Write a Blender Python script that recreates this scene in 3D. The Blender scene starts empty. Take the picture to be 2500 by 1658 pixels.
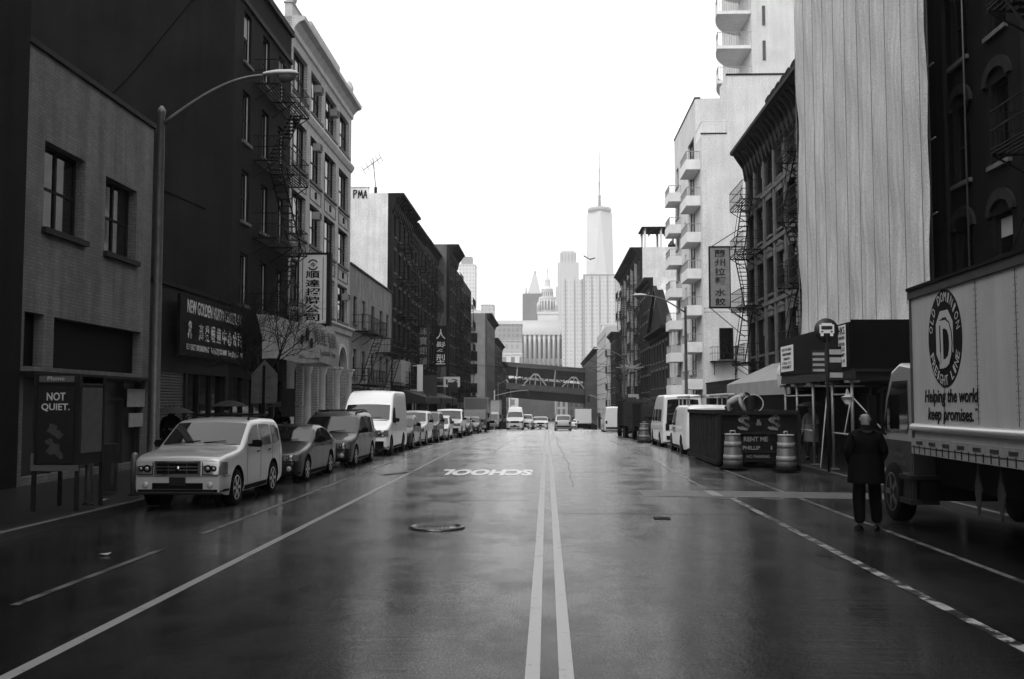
import bpy, bmesh, math, random
from mathutils import Vector, Matrix
random.seed(7)
R = math.radians
SC = bpy.context.scene
COL = SC.collection

# ------------------------------------------------------------------ camera
cam_d = bpy.data.cameras.new('camera'); cam = bpy.data.objects.new('camera', cam_d); COL.objects.link(cam)
cam_d.sensor_width = 36.0; cam_d.lens = 34.99; cam_d.clip_start = 0.1; cam_d.clip_end = 9000
cam.location = (0, 0, 2.0); cam.rotation_euler = (R(90+3.673), 0, R(1.999))
SC.camera = cam
# ------------------------------------------------------------------ sky, sun, exposure
SUN_EL, SUN_ROT = 55, 215
w = bpy.data.worlds.new('World'); SC.world = w; w.use_nodes = True
nt = w.node_tree; nt.nodes.clear()
sky = nt.nodes.new('ShaderNodeTexSky'); sky.sky_type = 'NISHITA'; sky.sun_disc = False
sky.sun_elevation = R(SUN_EL); sky.sun_rotation = R(SUN_ROT); sky.dust_density = 4; sky.air_density = 1.5
bw = nt.nodes.new('ShaderNodeRGBToBW')
ad = nt.nodes.new('ShaderNodeMath'); ad.operation = 'ADD'; ad.inputs[1].default_value = 6.5   # cloud deck
# the cloud is thinner and brighter on the side where the sun stands behind it
gm = nt.nodes.new('ShaderNodeTexCoord'); dt = nt.nodes.new('ShaderNodeVectorMath'); dt.operation = 'DOT_PRODUCT'; dt.inputs[1].default_value = (-.3, -.55, .78)
rg = nt.nodes.new('ShaderNodeMapRange'); rg.interpolation_type = 'SMOOTHSTEP'; rg.inputs[1].default_value = -.3; rg.inputs[2].default_value = .9; rg.inputs[3].default_value = 1.4; rg.inputs[4].default_value = 1.55
ml = nt.nodes.new('ShaderNodeMath'); ml.operation = 'MULTIPLY'
bg = nt.nodes.new('ShaderNodeBackground'); bg.inputs['Strength'].default_value = 0.15
out = nt.nodes.new('ShaderNodeOutputWorld')
nt.links.new(sky.outputs[0], bw.inputs[0]); nt.links.new(bw.outputs[0], ad.inputs[0])
nt.links.new(gm.outputs['Generated'], dt.inputs[0]); nt.links.new(dt.outputs['Value'], rg.inputs[0])
nt.links.new(ad.outputs[0], ml.inputs[0]); nt.links.new(rg.outputs[0], ml.inputs[1])
nt.links.new(ml.outputs[0], bg.inputs['Color']); nt.links.new(bg.outputs[0], out.inputs[0])
sun_d = bpy.data.lights.new('sun', 'SUN'); sun = bpy.data.objects.new('sun', sun_d); COL.objects.link(sun)
sun_d.energy = 0.8; sun_d.angle = R(25); sun_d.color = (1, 1, 1)
# the sun stands high behind cloud, over the camera's left shoulder
sd = Vector((math.sin(R(SUN_ROT))*math.cos(R(SUN_EL)), math.cos(R(SUN_ROT))*math.cos(R(SUN_EL)), math.sin(R(SUN_EL))))
sun.rotation_euler = sd.to_track_quat('Z', 'Y').to_euler()
SC.view_settings.view_transform = 'Standard'; SC.view_settings.look = 'None'
SC.view_settings.gamma = 1; SC.view_settings.exposure = -0.6
SC.cycles.max_bounces = 5; SC.cycles.diffuse_bounces = 3; SC.cycles.glossy_bounces = 3
SC.cycles.volume_bounces = 1; SC.cycles.transparent_max_bounces = 8

# ------------------------------------------------------------------ materials (the film is black and white: every base colour is a grey)
MATS = {}
def mat(name, g, rough=0.7, nscale=0, namt=0.3, bump=0, bscale=40, metal=0, kind=None, g2=None, spec=0.5, stretch=None, **k):
    if name in MATS: return MATS[name]
    m = bpy.data.materials.new(name); m.use_nodes = True; t = m.node_tree; N = t.nodes; L = t.links
    p = N['Principled BSDF']; p.inputs['Base Color'].default_value = (g, g, g, 1)
    p.inputs['Roughness'].default_value = rough; p.inputs['Metallic'].default_value = metal
    p.inputs['Specular IOR Level'].default_value = .06 if (rough >= .6 and spec == .5) else spec
    tc = N.new('ShaderNodeTexCoord'); src = tc.outputs['Object']
    if stretch:
        mp = N.new('ShaderNodeMapping'); mp.inputs['Scale'].default_value = stretch; L.new(src, mp.inputs[0]); src = mp.outputs[0]
    col = None
    if kind == 'brick':
        b = N.new('ShaderNodeTexBrick'); b.inputs['Scale'].default_value = k.get('bs', 1)
        b.inputs['Color1'].default_value = (g*1.08, g*1.08, g*1.08, 1); b.inputs['Color2'].default_value = (g*.88, g*.88, g*.88, 1)
        mo = k.get('mortar', g*.78); b.inputs['Mortar'].default_value = (mo, mo, mo, 1)
        b.inputs['Mortar Size'].default_value = k.get('ms', .012); b.inputs['Brick Width'].default_value = k.get('bw', .24); b.inputs['Row Height'].default_value = k.get('rh', .085)
        # brick courses: u = x + y, v = z
        sx = N.new('ShaderNodeSeparateXYZ'); L.new(tc.outputs['Object'], sx.inputs[0])
        a = N.new('ShaderNodeMath'); L.new(sx.outputs[0], a.inputs[0]); L.new(sx.outputs[1], a.inputs[1])
        cx = N.new('ShaderNodeCombineXYZ'); L.new(a.outputs[0], cx.inputs[0]); L.new(sx.outputs[2], cx.inputs[1]); L.new(cx.outputs[0], b.inputs['Vector'])
        col = b.outputs[0]
        bp = N.new('ShaderNodeBump'); bp.inputs['Strength'].default_value = .4; bp.inputs['Distance'].default_value = .01
        L.new(b.outputs[1], bp.inputs['Height']); bp.invert = True; L.new(bp.outputs[0], p.inputs['Normal'])
    if kind == 'windows':   # far facade whose window grid is only a pixel or two per pane
        b = N.new('ShaderNodeTexBrick'); b.offset = 0; b.inputs['Scale'].default_value = 1
        b.inputs['Color1'].default_value = (g2, g2, g2, 1); b.inputs['Color2'].default_value = (g2*1.3, g2*1.3, g2*1.3, 1)
        b.inputs['Mortar'].default_value = (g, g, g, 1); b.inputs['Mortar Size'].default_value = k.get('ms', .9)
        b.inputs['Mortar Smooth'].default_value = 0; b.inputs['Brick Width'].default_value = k.get('bw', 3.2); b.inputs['Row Height'].default_value = k.get('rh', 3.4)
        sx = N.new('ShaderNodeSeparateXYZ'); L.new(tc.outputs['Object'], sx.inputs[0])
        a = N.new('ShaderNodeMath'); L.new(sx.outputs[0], a.inputs[0]); L.new(sx.outputs[1], a.inputs[1])
        cx = N.new('ShaderNodeCombineXYZ'); L.new(a.outputs[0], cx.inputs[0]); L.new(sx.outputs[2], cx.inputs[1]); L.new(cx.outputs[0], b.inputs['Vector'])
        col = b.outputs[0]
    if nscale:
        n = N.new('ShaderNodeTexNoise'); n.inputs['Scale'].default_value = nscale; n.inputs['Detail'].default_value = 6; n.inputs['Roughness'].default_value = .65
        L.new(src, n.inputs['Vector'])
        mr = N.new('ShaderNodeMapRange'); mr.inputs[1].default_value = .25; mr.inputs[2].default_value = .75
        mr.inputs[3].default_value = 1-namt; mr.inputs[4].default_value = 1+namt; L.new(n.outputs[0], mr.inputs[0])
        mx = N.new('ShaderNodeMix'); mx.data_type = 'RGBA'; mx.blend_type = 'MULTIPLY'; mx.inputs[0].default_value = 1
        if col: L.new(col, mx.inputs[6])
        else: mx.inputs[6].default_value = (g, g, g, 1)
        L.new(mr.outputs[0], mx.inputs[7]); col = mx.outputs[2]
    st_ = k.get('streak', .28 if kind == 'brick' else 0)
    if st_:     # rain streaks and soot running down the wall
        mp = N.new('ShaderNodeMapping'); mp.inputs['Scale'].default_value = (1.5, 1.5, .10); L.new(tc.outputs['Object'], mp.inputs[0])
        n = N.new('ShaderNodeTexNoise'); n.inputs['Scale'].default_value = 1.3; n.inputs['Detail'].default_value = 7; n.inputs['Roughness'].default_value = .7; L.new(mp.outputs[0], n.inputs['Vector'])
        mr = N.new('ShaderNodeMapRange'); mr.inputs[1].default_value = .3; mr.inputs[2].default_value = .7; mr.inputs[3].default_value = 1-st_; mr.inputs[4].default_value = 1+st_; L.new(n.outputs[0], mr.inputs[0])
        n3 = N.new('ShaderNodeTexNoise'); n3.inputs['Scale'].default_value = k.get('gs', 48); n3.inputs['Detail'].default_value = 3; L.new(tc.outputs['Object'], n3.inputs['Vector'])
        m3 = N.new('ShaderNodeMapRange'); m3.inputs[1].default_value = .3; m3.inputs[2].default_value = .7; m3.inputs[3].default_value = 1-k.get('ga', .45); m3.inputs[4].default_value = 1+k.get('ga', .45); L.new(n3.outputs[0], m3.inputs[0])
        mm = N.new('ShaderNodeMath'); mm.operation = 'MULTIPLY'; L.new(mr.outputs[0], mm.inputs[0]); L.new(m3.outputs[0], mm.inputs[1])
        mx = N.new('ShaderNodeMix'); mx.data_type = 'RGBA'; mx.blend_type = 'MULTIPLY'; mx.inputs[0].default_value = 1
        if col: L.new(col, mx.inputs[6])
        else: mx.inputs[6].default_value = (g, g, g, 1)
        L.new(mm.outputs[0], mx.inputs[7]); col = mx.outputs[2]
    if col: L.new(col, p.inputs['Base Color'])
    if bump:
        n2 = N.new('ShaderNodeTexNoise'); n2.inputs['Scale'].default_value = bscale; n2.inputs['Detail'].default_value = 4; L.new(src, n2.inputs['Vector'])
        bp = N.new('ShaderNodeBump'); bp.inputs['Strength'].default_value = bump; bp.inputs['Distance'].default_value = .02
        L.new(n2.outputs[0], bp.inputs['Height']); L.new(bp.outputs[0], p.inputs['Normal'])
    if k.get('emit'):
        p.inputs['Emission Color'].default_value = (1, 1, 1, 1); p.inputs['Emission Strength'].default_value = k['emit']
    if k.get('coat'): p.inputs['Coat Weight'].default_value = k['coat']; p.inputs['Coat Roughness'].default_value = .05
    MATS[name] = m; return m

def wet_road():
    m = bpy.data.materials.new('wet asphalt'); m.use_nodes = True; t = m.node_tree; N = t.nodes; L = t.links
    p = N['Principled BSDF']; tc = N.new('ShaderNodeTexCoord')
    def noise(scale, det=5, st=None, rough=.6):
        n = N.new('ShaderNodeTexNoise'); n.inputs['Scale'].default_value = scale; n.inputs['Detail'].default_value = det; n.inputs['Roughness'].default_value = rough
        if st:
            mp = N.new('ShaderNodeMapping'); mp.inputs['Scale'].default_value = st; L.new(tc.outputs['Object'], mp.inputs[0]); L.new(mp.outputs[0], n.inputs['Vector'])
        else: L.new(tc.outputs['Object'], n.inputs['Vector'])
        return n.outputs[0]
    def rng(x, a, b, c, d):
        r = N.new('ShaderNodeMapRange'); r.inputs[1].default_value = a; r.inputs[2].default_value = b; r.inputs[3].default_value = c; r.inputs[4].default_value = d
        L.new(x, r.inputs[0]); return r.outputs[0]
    def mth(op, a, b):
        r = N.new('ShaderNodeMath'); r.operation = op
        for i, v in enumerate((a, b)):
            if isinstance(v, (int, float)): r.inputs[i].default_value = v
            else: L.new(v, r.inputs[i])
        return r.outputs[0]
    film = noise(.7, 8, (1, .6, 1), .7)                  # where the water stands deeper
    fine = noise(140, 3, None, .75)
    patchy = noise(1.6, 6, (1, .3, 1))
    agg = noise(55, 2, None, .8)
    v = mth('MULTIPLY', rng(patchy, .3, .7, .0022, .006), mth('MULTIPLY', rng(fine, .3, .7, .2, 2.2), rng(agg, .4, .66, .6, 2.2)))
    cc = N.new('ShaderNodeCombineColor')
    for i in range(3): L.new(v, cc.inputs[i])
    # traffic polishes the wet surface along the lanes: reflections stay narrow sideways and smear towards the viewer
    tv = N.new('ShaderNodeCombineXYZ'); tv.inputs[0].default_value = 1
    gl_ = N.new('ShaderNodeBsdfAnisotropic'); gl_.inputs['Color'].default_value = (1, 1, 1, 1); gl_.inputs['Anisotropy'].default_value = .34
    L.new(tv.outputs[0], gl_.inputs['Tangent']); L.new(mth('ADD', rng(film, .44, .58, .15, .21), rng(fine, .3, .7, -.02, .02)), gl_.inputs['Roughness'])
    df = N.new('ShaderNodeBsdfDiffuse'); L.new(cc.outputs[0], df.inputs['Color'])
    fr = N.new('ShaderNodeFresnel'); fr.inputs['IOR'].default_value = 1.175
    fac = mth('MULTIPLY', fr.outputs[0], mth('MULTIPLY', rng(film, .44, .60, 1.0, .74), mth('MULTIPLY', rng(fine, .25, .75, .15, 1.85), rng(agg, .35, .65, .75, 1.25))))
    mxs = N.new('ShaderNodeMixShader'); L.new(fac, mxs.inputs[0]); L.new(df.outputs[0], mxs.inputs[1]); L.new(gl_.outputs[0], mxs.inputs[2])
    N.remove(p); L.new(mxs.outputs[0], N['Material Output'].inputs['Surface'])
    rip = noise(7, 4, (.10, 1.6, 1), .6)
    h = mth('ADD', mth('MULTIPLY', rip, rng(film, .42, .6, .2, .8)), mth('MULTIPLY', fine, rng(film, .42, .6, .012, .03)))
    bp = N.new('ShaderNodeBump'); bp.inputs['Strength'].default_value = .5; bp.inputs['Distance'].default_value = .010
    L.new(h, bp.inputs['Height'])
    for q in (gl_, df): L.new(bp.outputs[0], q.inputs['Normal'])
    return m

def worn_paint(name, keep, g=.62):
    """road paint worn through to the asphalt: keep = share of paint left"""
    m = bpy.data.materials.new(name); m.use_nodes = True; t = m.node_tree; N = t.nodes; L = t.links
    p = N['Principled BSDF']; tc = N.new('ShaderNodeTexCoord')
    n = N.new('ShaderNodeTexNoise'); n.inputs['Scale'].default_value = 3.2; n.inputs['Detail'].default_value = 7; n.inputs['Roughness'].default_value = .75
    L.new(tc.outputs['Object'], n.inputs['Vector'])
    r = N.new('ShaderNodeMapRange'); c = .5 + (keep-.5)*.42
    r.inputs[1].default_value = c-.035; r.inputs[2].default_value = c+.035; r.inputs[3].default_value = g; r.inputs[4].default_value = .012
    L.new(n.outputs[0], r.inputs[0])
    cc = N.new('ShaderNodeCombineColor')
    for i in range(3): L.new(r.outputs[0], cc.inputs[i])
    L.new(cc.outputs[0], p.inputs['Base Color']); p.inputs['Roughness'].default_value = .3; p.inputs['Specular IOR Level'].default_value = .3
    return m

ROAD = wet_road()
M = dict(
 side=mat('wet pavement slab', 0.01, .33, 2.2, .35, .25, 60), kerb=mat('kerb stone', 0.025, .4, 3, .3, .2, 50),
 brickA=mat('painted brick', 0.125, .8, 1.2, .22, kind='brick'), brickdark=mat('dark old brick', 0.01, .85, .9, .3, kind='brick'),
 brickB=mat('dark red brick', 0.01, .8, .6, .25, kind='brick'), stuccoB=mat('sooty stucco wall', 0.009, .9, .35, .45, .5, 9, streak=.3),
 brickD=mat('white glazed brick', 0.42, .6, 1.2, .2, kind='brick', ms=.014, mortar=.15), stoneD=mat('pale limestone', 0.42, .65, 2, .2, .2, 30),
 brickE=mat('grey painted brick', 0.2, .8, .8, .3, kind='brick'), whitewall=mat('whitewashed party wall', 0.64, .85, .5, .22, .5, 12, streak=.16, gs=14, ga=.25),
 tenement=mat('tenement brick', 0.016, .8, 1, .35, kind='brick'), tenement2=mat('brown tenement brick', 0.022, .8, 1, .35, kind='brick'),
 trim=mat('weathered cornice metal', 0.012, .6, 3, .4, .3, 20), trimpale=mat('sooty stone trim', 0.1, .7, 3, .4, .3, 20),
 apt=mat('pale apartment render', 0.56, .85, .6, .12, .3, 14, streak=.10, gs=14, ga=.22), aptedge=mat('pale balcony concrete', 0.68, .8, 2, .12),
 iron=mat('black iron', .008, .6), glass=mat('window glass', .004, .05, spec=.8), blind=mat('window blind', 0.3, .4), frame=mat('dark window frame', .012, .6),
 framew=mat('white window frame', .4, .5), black=mat('black', .004, .7), dark=mat('dark shopfront', 0.006, .55, 4, .4), dark2=mat('dark grey', 0.014, .6, 3, .3),
 grey=mat('mid grey', 0.05, .6, 3, .25), pale=mat('pale grey', 0.3, .6, 3, .15), white=mat('white paint', 0.66, .5, 4, .06), signw=mat('sign letter white', .7, .5),
 steel=mat('galvanised steel', 0.14, .42, 6, .25, metal=.5), chrome=mat('chrome', 0.5, .12, metal=1), rubber=mat('rubber', 0.003, .7), lens=mat('lamp lens', 0.35, .12, spec=.8),
 net=None, ply=mat('black hoarding board', 0.004, .62, 2, .4), bark=mat('bark', .012, .8, 8, .4), roofm=mat('roof felt', .08, .8), skin=mat('skin', 0.13, .5), cloth=mat('black wool', 0.002, .8, 8, .4),
 cloth2=mat('grey cloth', .14, .8, 5, .3), plaid=mat('pale plaid shirt', .3, .8, 30, .6), hair=mat('dark hair', .01, .6), tread=mat('tyre', 0.003, .8), rim=mat('alloy rim', .45, .3, metal=.8),
 far1=None)

# ------------------------------------------------------------------ mesh builder
class MB:
    def __init__(s): s.v = []; s.f = []; s.mi = []; s.T = None; s.m = 0; s.sm = []
    def add(s, vs, fs, smooth=False):
        o = len(s.v)
        for p in vs:
            p = Vector(p); s.v.append(s.T @ p if s.T else p)
        for f in fs: s.f.append([o+i for i in f]); s.mi.append(s.m); s.sm.append(smooth)
        return s
    def box(s, x0, x1, y0, y1, z0, z1):
        return s.add([(x0,y0,z0),(x1,y0,z0),(x1,y1,z0),(x0,y1,z0),(x0,y0,z1),(x1,y0,z1),(x1,y1,z1),(x0,y1,z1)],
                     [(0,3,2,1),(4,5,6,7),(0,1,5,4),(1,2,6,5),(2,3,7,6),(3,0,4,7)])
    def quad(s, a, b, c, d): return s.add([a,b,c,d], [(0,1,2,3)])
    def bar(s, a, b, wx=.05, wy=None, n=4, r2=None, smooth=None):
        """bar / tube from a to b, radius wx"""
        a = Vector(a); b = Vector(b); d = (b-a)
        if d.length < 1e-6: return s
        q = d.to_track_quat('Z', 'Y'); r2 = wx if r2 is None else r2; vs = []
        for (c, r) in ((a, wx), (b, r2)):
            for i in range(n):
                t = 2*math.pi*(i+.5)/n; k = 1.414 if n == 4 else 1
                vs.append(c + q @ Vector((math.cos(t)*r*k, math.sin(t)*(wy if wy and n==4 else r)*k, 0)))
        fs = [(i, (i+1)%n, n+(i+1)%n, n+i) for i in range(n)] + [tuple(range(n))[::-1], tuple(range(n, 2*n))]
        return s.add(vs, fs, n > 5 if smooth is None else smooth)
    def path(s, pts, r, n=6):
        pts = [Vector(p) for p in pts]; N_ = len(pts)
        if n == 4 or N_ == 2:
            for i in range(N_-1):
                ra = r[i] if isinstance(r, (list, tuple)) else r; rb = r[i+1] if isinstance(r, (list, tuple)) else r
                s.bar(pts[i], pts[i+1], ra, n=n, r2=rb)
            return s
        rows = []; u = None
        for i, p in enumerate(pts):
            d = (pts[min(i+1, N_-1)]-pts[max(i-1, 0)]).normalized(); rr = r[i] if isinstance(r, (list, tuple)) else r
            u = d.orthogonal().normalized() if u is None else (u-d*u.dot(d)).normalized(); v = d.cross(u)
            rows.append([p+u*rr*math.cos(2*math.pi*k/n)+v*rr*math.sin(2*math.pi*k/n) for k in range(n)])
        vs = [q for row in rows for q in row]
        fs = [(k*n+i, k*n+(i+1)%n, (k+1)*n+(i+1)%n, (k+1)*n+i) for k in range(N_-1) for i in range(n)]
        fs += [tuple(range(n))[::-1], tuple(range((N_-1)*n, N_*n))]
        return s.add(vs, fs, True)
    def lathe(s, prof, n=24, c=(0,0,0), axis='Z', smooth=True):
        vs = []; c = Vector(c)
        for (r, h) in prof:
            for i in range(n):
                t = 2*math.pi*i/n
                p = (r*math.cos(t), r*math.sin(t), h) if axis == 'Z' else ((h, r*math.cos(t), r*math.sin(t)) if axis == 'X' else (r*math.cos(t), h, r*math.sin(t)))
                vs.append(c+Vector(p))
        fs = [(k*n+i, k*n+(i+1)%n, (k+1)*n+(i+1)%n, (k+1)*n+i) for k in range(len(prof)-1) for i in range(n)]
        fs += [tuple(range(n))[::-1], tuple(range((len(prof)-1)*n, len(prof)*n))]
        return s.add(vs, fs, smooth)
    def prism(s, poly, a0, a1, axis='X'):
        """poly of (u,v) extruded along axis; X: (a,u,v) Y: (u,a,v) Z: (u,v,a)"""
        def P(u, v, a): return (a,u,v) if axis == 'X' else ((u,a,v) if axis == 'Y' else (u,v,a))
        n = len(poly)
        return s.add([P(u,v,a0) for u,v in poly]+[P(u,v,a1) for u,v in poly],
                     [(i,(i+1)%n,n+(i+1)%n,n+i) for i in range(n)]+[tuple(range(n))[::-1], tuple(range(n,2*n))])
    def grid(s, rows, smooth=True):
        n = len(rows[0]); vs = [p for r in rows for p in r]
        return s.add(vs, [(k*n+i, k*n+i+1, (k+1)*n+i+1, (k+1)*n+i) for k in range(len(rows)-1) for i in range(n-1)], smooth)
    def build(s, name, mats, parent=None, loc=None, rot=None, bevel=0):
        me = bpy.data.meshes.new(name); me.from_pydata([tuple(v) for v in s.v], [], s.f)
        if not isinstance(mats, (list, tuple)): mats = [mats]
        for m in mats: me.materials.append(m)
        for p, i, sm in zip(me.polygons, s.mi, s.sm): p.material_index = i; p.use_smooth = sm
        bm = bmesh.new(); bm.from_mesh(me); bmesh.ops.recalc_face_normals(bm, faces=bm.faces)
        bm.to_mesh(me); bm.free(); me.update()
        o = bpy.data.objects.new(name, me); COL.objects.link(o)
        if parent: o.parent = parent
        if loc: o.location = loc
        if rot: o.rotation_euler = rot
        if bevel:
            b = o.modifiers.new('bevel', 'BEVEL'); b.width = bevel; b.segments = 2; b.limit_method = 'ANGLE'
        return o

def thing(name, label, cat, loc=(0,0,0), rz=0, group=None, rx=0):
    o = bpy.data.objects.new(name, None); COL.objects.link(o); o.empty_display_size = .2
    o.location = loc; o.rotation_euler = (rx, 0, rz); o['label'] = label; o['category'] = cat
    if group: o['group'] = group
    return o
def tag(o, label, cat, group=None):
    o['label'] = label; o['category'] = cat
    if group: o['group'] = group
    return o
def struct(name, mb, m, bevel=0):
    o = mb.build(name, m, bevel=bevel); o['kind'] = 'structure'
    if sum(p.normal.z*p.area for p in o.data.polygons) < 0: o.data.flip_normals()
    return o
def inst(name, mesh, parent, loc=(0,0,0), rot=(0,0,0), scale=None):
    o = bpy.data.objects.new(name, mesh); COL.objects.link(o); o.parent = parent; o.location = loc; o.rotation_euler = rot
    if scale: o.scale = scale
    return o
def copy_thing(root, loc, rz, label, group=None):
    r = root.copy(); COL.objects.link(r); r.location = loc; r.rotation_euler = (0, 0, rz); r['label'] = label
    if group: r['group'] = group
    for ch in list(root.children):
        c = ch.copy(); COL.objects.link(c); c.parent = r
        for g in ch.children:
            d = g.copy(); COL.objects.link(d); d.parent = c
    return r

TXT = {}
def each(name, shapes, m, parent):
    """every shape of the list becomes a part of its own"""
    return [q.build(name, m, parent) for q in shapes]
def text_mesh(body, extrude=.01, offset=0, spacing=1, shear=0):
    k = (body, extrude, offset, spacing, shear)
    if k in TXT: return TXT[k]
    c = bpy.data.curves.new('t', 'FONT'); c.body = body; c.extrude = extrude; c.offset = offset; c.space_character = spacing; c.shear = shear; c.resolution_u = 3
    c.align_x = 'LEFT'
    o = bpy.data.objects.new('t', c); COL.objects.link(o)
    dg = bpy.context.evaluated_depsgraph_get(); dg.update()
    me = bpy.data.meshes.new_from_object(o.evaluated_get(dg)); bpy.data.objects.remove(o)
    xs = [v.co.x for v in me.vertices]; ys = [v.co.y for v in me.vertices]
    x0, x1, y0, y1 = min(xs), max(xs), min(ys), max(ys)
    vs = [((v.co.x-x0)/(x1-x0), (v.co.y-y0)/(y1-y0), v.co.z) for v in me.vertices]
    fs = [tuple(p.vertices) for p in me.polygons]
    bpy.data.meshes.remove(me); TXT[k] = (vs, fs, (x1-x0)/(y1-y0)); return TXT[k]
def put_text(mb, body, o, right, up, wd, ht, depth=.01, **k):
    """writes body into mb: o = lower left corner, right/up unit vectors, wd x ht metres"""
    vs, fs, asp = text_mesh(body, .5, **k)
    o = Vector(o); r = Vector(right).normalized(); u = Vector(up).normalized(); n = r.cross(u)
    if wd is None: wd = ht*asp
    mb.add([o + r*(x*wd) + u*(y*ht) + n*((z+.5)*depth) for x, y, z in vs], fs)
    return wd

def sstep(a, b, x):
    t = max(0, min(1, (x-a)/(b-a))); return t*t*(3-2*t)
def roadz(Y, X=0):
    # level to 40 m, an easy fall to 112 m, steeper beyond, flat under the bridge
    z = 0
    if Y > 40: z -= .0145*(min(Y, 50)-40)**2/20
    if Y > 50: z -= .0145*(min(Y, 112)-50)
    if Y > 112: z -= .0145*(min(Y,260)-112) + .0175*(min(Y, 132)-112)**2/40
    if Y > 132: z -= .0175*(min(Y, 260)-132)
    return z - .07*min(1.3, abs(X)/8)**2
# ------------------------------------------------------------------ ground, road, pavements
ys = [-30, -10, 0] + [3*i for i in range(1, 50)] + list(range(150, 420, 10))
xs = [-8.2, -6.5, -4, -2, 0, 2, 4, 6.5, 8.0]
mb = MB(); mb.grid([[(x, y, roadz(y, x)) for x in xs] for y in ys]); struct('road', mb, ROAD)
mb = MB(); mb.grid([[(x, y, roadz(min(y, 300), 0)-1.0 - (0 if y < 300 else 0)) for x in (-3000, -400, -60, 0, 60, 400, 3000)] for y in [-300, 0, 50, 112, 140, 200, 260, 300, 420, 3500]])
struct('ground', mb, mat('city ground', .09, .8, .05, .3))
for sgn, xk, xw, nm in ((-1, 8.2, 12.2, 'pavement'), (1, 8.0, 11.7, 'pavement')):
    for (a, b) in ((-30, 142), (176, 262)):
        mb = MB(); yy = [a]+[t for t in ys if a < t < b]+[b]
        def zz(y): return roadz(y, 8)+.14
        x2 = xw if sgn < 0 or b < 150 else xw
        mb.grid([[(sgn*(xk+.18), y, zz(y)), (sgn*x2, y, zz(y)+.05)] for y in yy], False)
        mb.grid([[(sgn*(xk+.18), y, zz(y)-.5), (sgn*(xk+.18), y, zz(y))] for y in yy], False)
        struct(nm, mb, M['side'])
        mk = MB()
        mk.grid([[(sgn*xk, y, zz(y)-.3), (sgn*xk, y, zz(y)-.015), (sgn*(xk+.02), y, zz(y)+.004), (sgn*(xk+.18), y, zz(y)+.004)] for y in yy], False)
        struct('kerb', mk, M['kerb'])

def stripe(mb, x0, x1, y0, y1, dz=.004, jag=0):
    n = max(1, int((y1-y0)/2.5)); rows = []
    for i in range(n+1):
        y = y0+(y1-y0)*i/n; rows.append([(x0, y, roadz(y, x0)+dz), (x1, y, roadz(y, x1)+dz)])
    mb.grid(rows, False)
P_good = worn_paint('lane paint', .80, .24); P_mid = worn_paint('worn lane paint', .58, .13); P_bad = worn_paint('badly worn lane paint', .48, .28); P_old = worn_paint('old faded lane paint', .40, .2)
P_sch = worn_paint('school lettering paint', .97, .66)
P_yel = worn_paint('centre line paint', .78, .27)
mb = MB(); stripe(mb, -.165, -.055, 3, 250); stripe(mb, .085, .195, 3, 250); struct('centre_line', mb, P_yel)
mb = MB(); stripe(mb, -4.05, -3.93, 3, 140); struct('lane_line', mb, P_good)
mb = MB(); stripe(mb, -5.42, -5.32, 10, 13.9); stripe(mb, -5.42, -5.32, 15.5, 140); struct('lane_line', mb, P_mid)
mb = MB(); stripe(mb, 5.37, 5.47, 5, 140); struct('lane_line', mb, P_mid)
mb = MB(); stripe(mb, 3.86, 3.99, 5, 21.5); stripe(mb, 3.70, 3.80, 24, 60); struct('lane_line', mb, P_bad)
mb = MB(); stripe(mb, 3.60, 3.83, 21.95, 23.3, .010); struct('lane_dash', mb, P_good)
# lighter cross patch of newer asphalt with white edge scraps
mb = MB(); mb.grid([[(x, y, roadz(y, x)+.005) for x in (2.1, 2.6, 4, 5.5, 7.9)] for y in (21.75, 22.5, 23.3)], False)
struct('road_patch', mb, mat('repaired asphalt strip', 0.07, .45, 3, .6, .4, 60))
mb = MB()
for (xa, xb, ya) in ((3.65, 4.05, 21.3), (4.55, 5.0, 21.15)):
    mb.grid([[(xa+(xb-xa)*i/6, ya+.16*abs(i/3-1)**2+d, roadz(22)+.002) for i in range(7)] for d in (0, .07)], False)
struct('paint_scrap', mb, P_good)
# SCHOOL lettering for the oncoming lane (reads upside down from here)
mb = MB(); put_text(mb, 'SCHOOL', (-.42, 30.35, 0), (-1, 0, 0), (0, -1, 0), 2.66, 2.55, .001, offset=.055)
o = mb.build('road_lettering', P_sch); o['kind'] = 'structure'; o.location = (0, 0, .003)
mb = MB(); mb.add([(-4.75, 28.1, 0), (-4.62, 29.0, 0), (-4.35, 28.9, 0), (-4.2, 29.6, 0), (-3.98, 29.9, 0), (-3.95, 29.4, 0), (-4.3, 28.5, 0), (-4.5, 28.2, 0)], [tuple(range(8))])
o = mb.build('bike_lane_symbol', P_mid); o['kind'] = 'structure'; o.location = (0, 0, .006)
# tar seams and cracks
random.seed(21); mb = MB()
for (x0, ya, yb, wob) in ((.62, 24, 78, .08), (-2.1, 40, 90, .1)):
    x = x0; y = ya; rows = []
    while y < yb: rows.append([(x-.008-.008*random.random(), y, roadz(y, x)+.0025), (x+.008+.008*random.random(), y, roadz(y, x)+.0025)]); y += .5; x += random.uniform(-wob, wob)*.5+(x0-x)*.1
    mb.grid(rows, False)
for (xa, xb, y0) in ((-3.9, -.3, 20.6), (.4, 3.5, 27.5), (-3.8, 1.5, 38.5), (.3, 3.7, 18.3)):
    rows = []; x = xa; y = y0
    while x < xb: rows.append([(x, y-.014, roadz(y, x)+.003), (x, y+.014+.01*random.random(), roadz(y, x)+.003)]); x += .35; y += random.uniform(-.05, .05)
    mb.grid(rows, False)
struct('tar_seam', mb, mat('tar seam', .003, .35, spec=.3))
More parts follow.
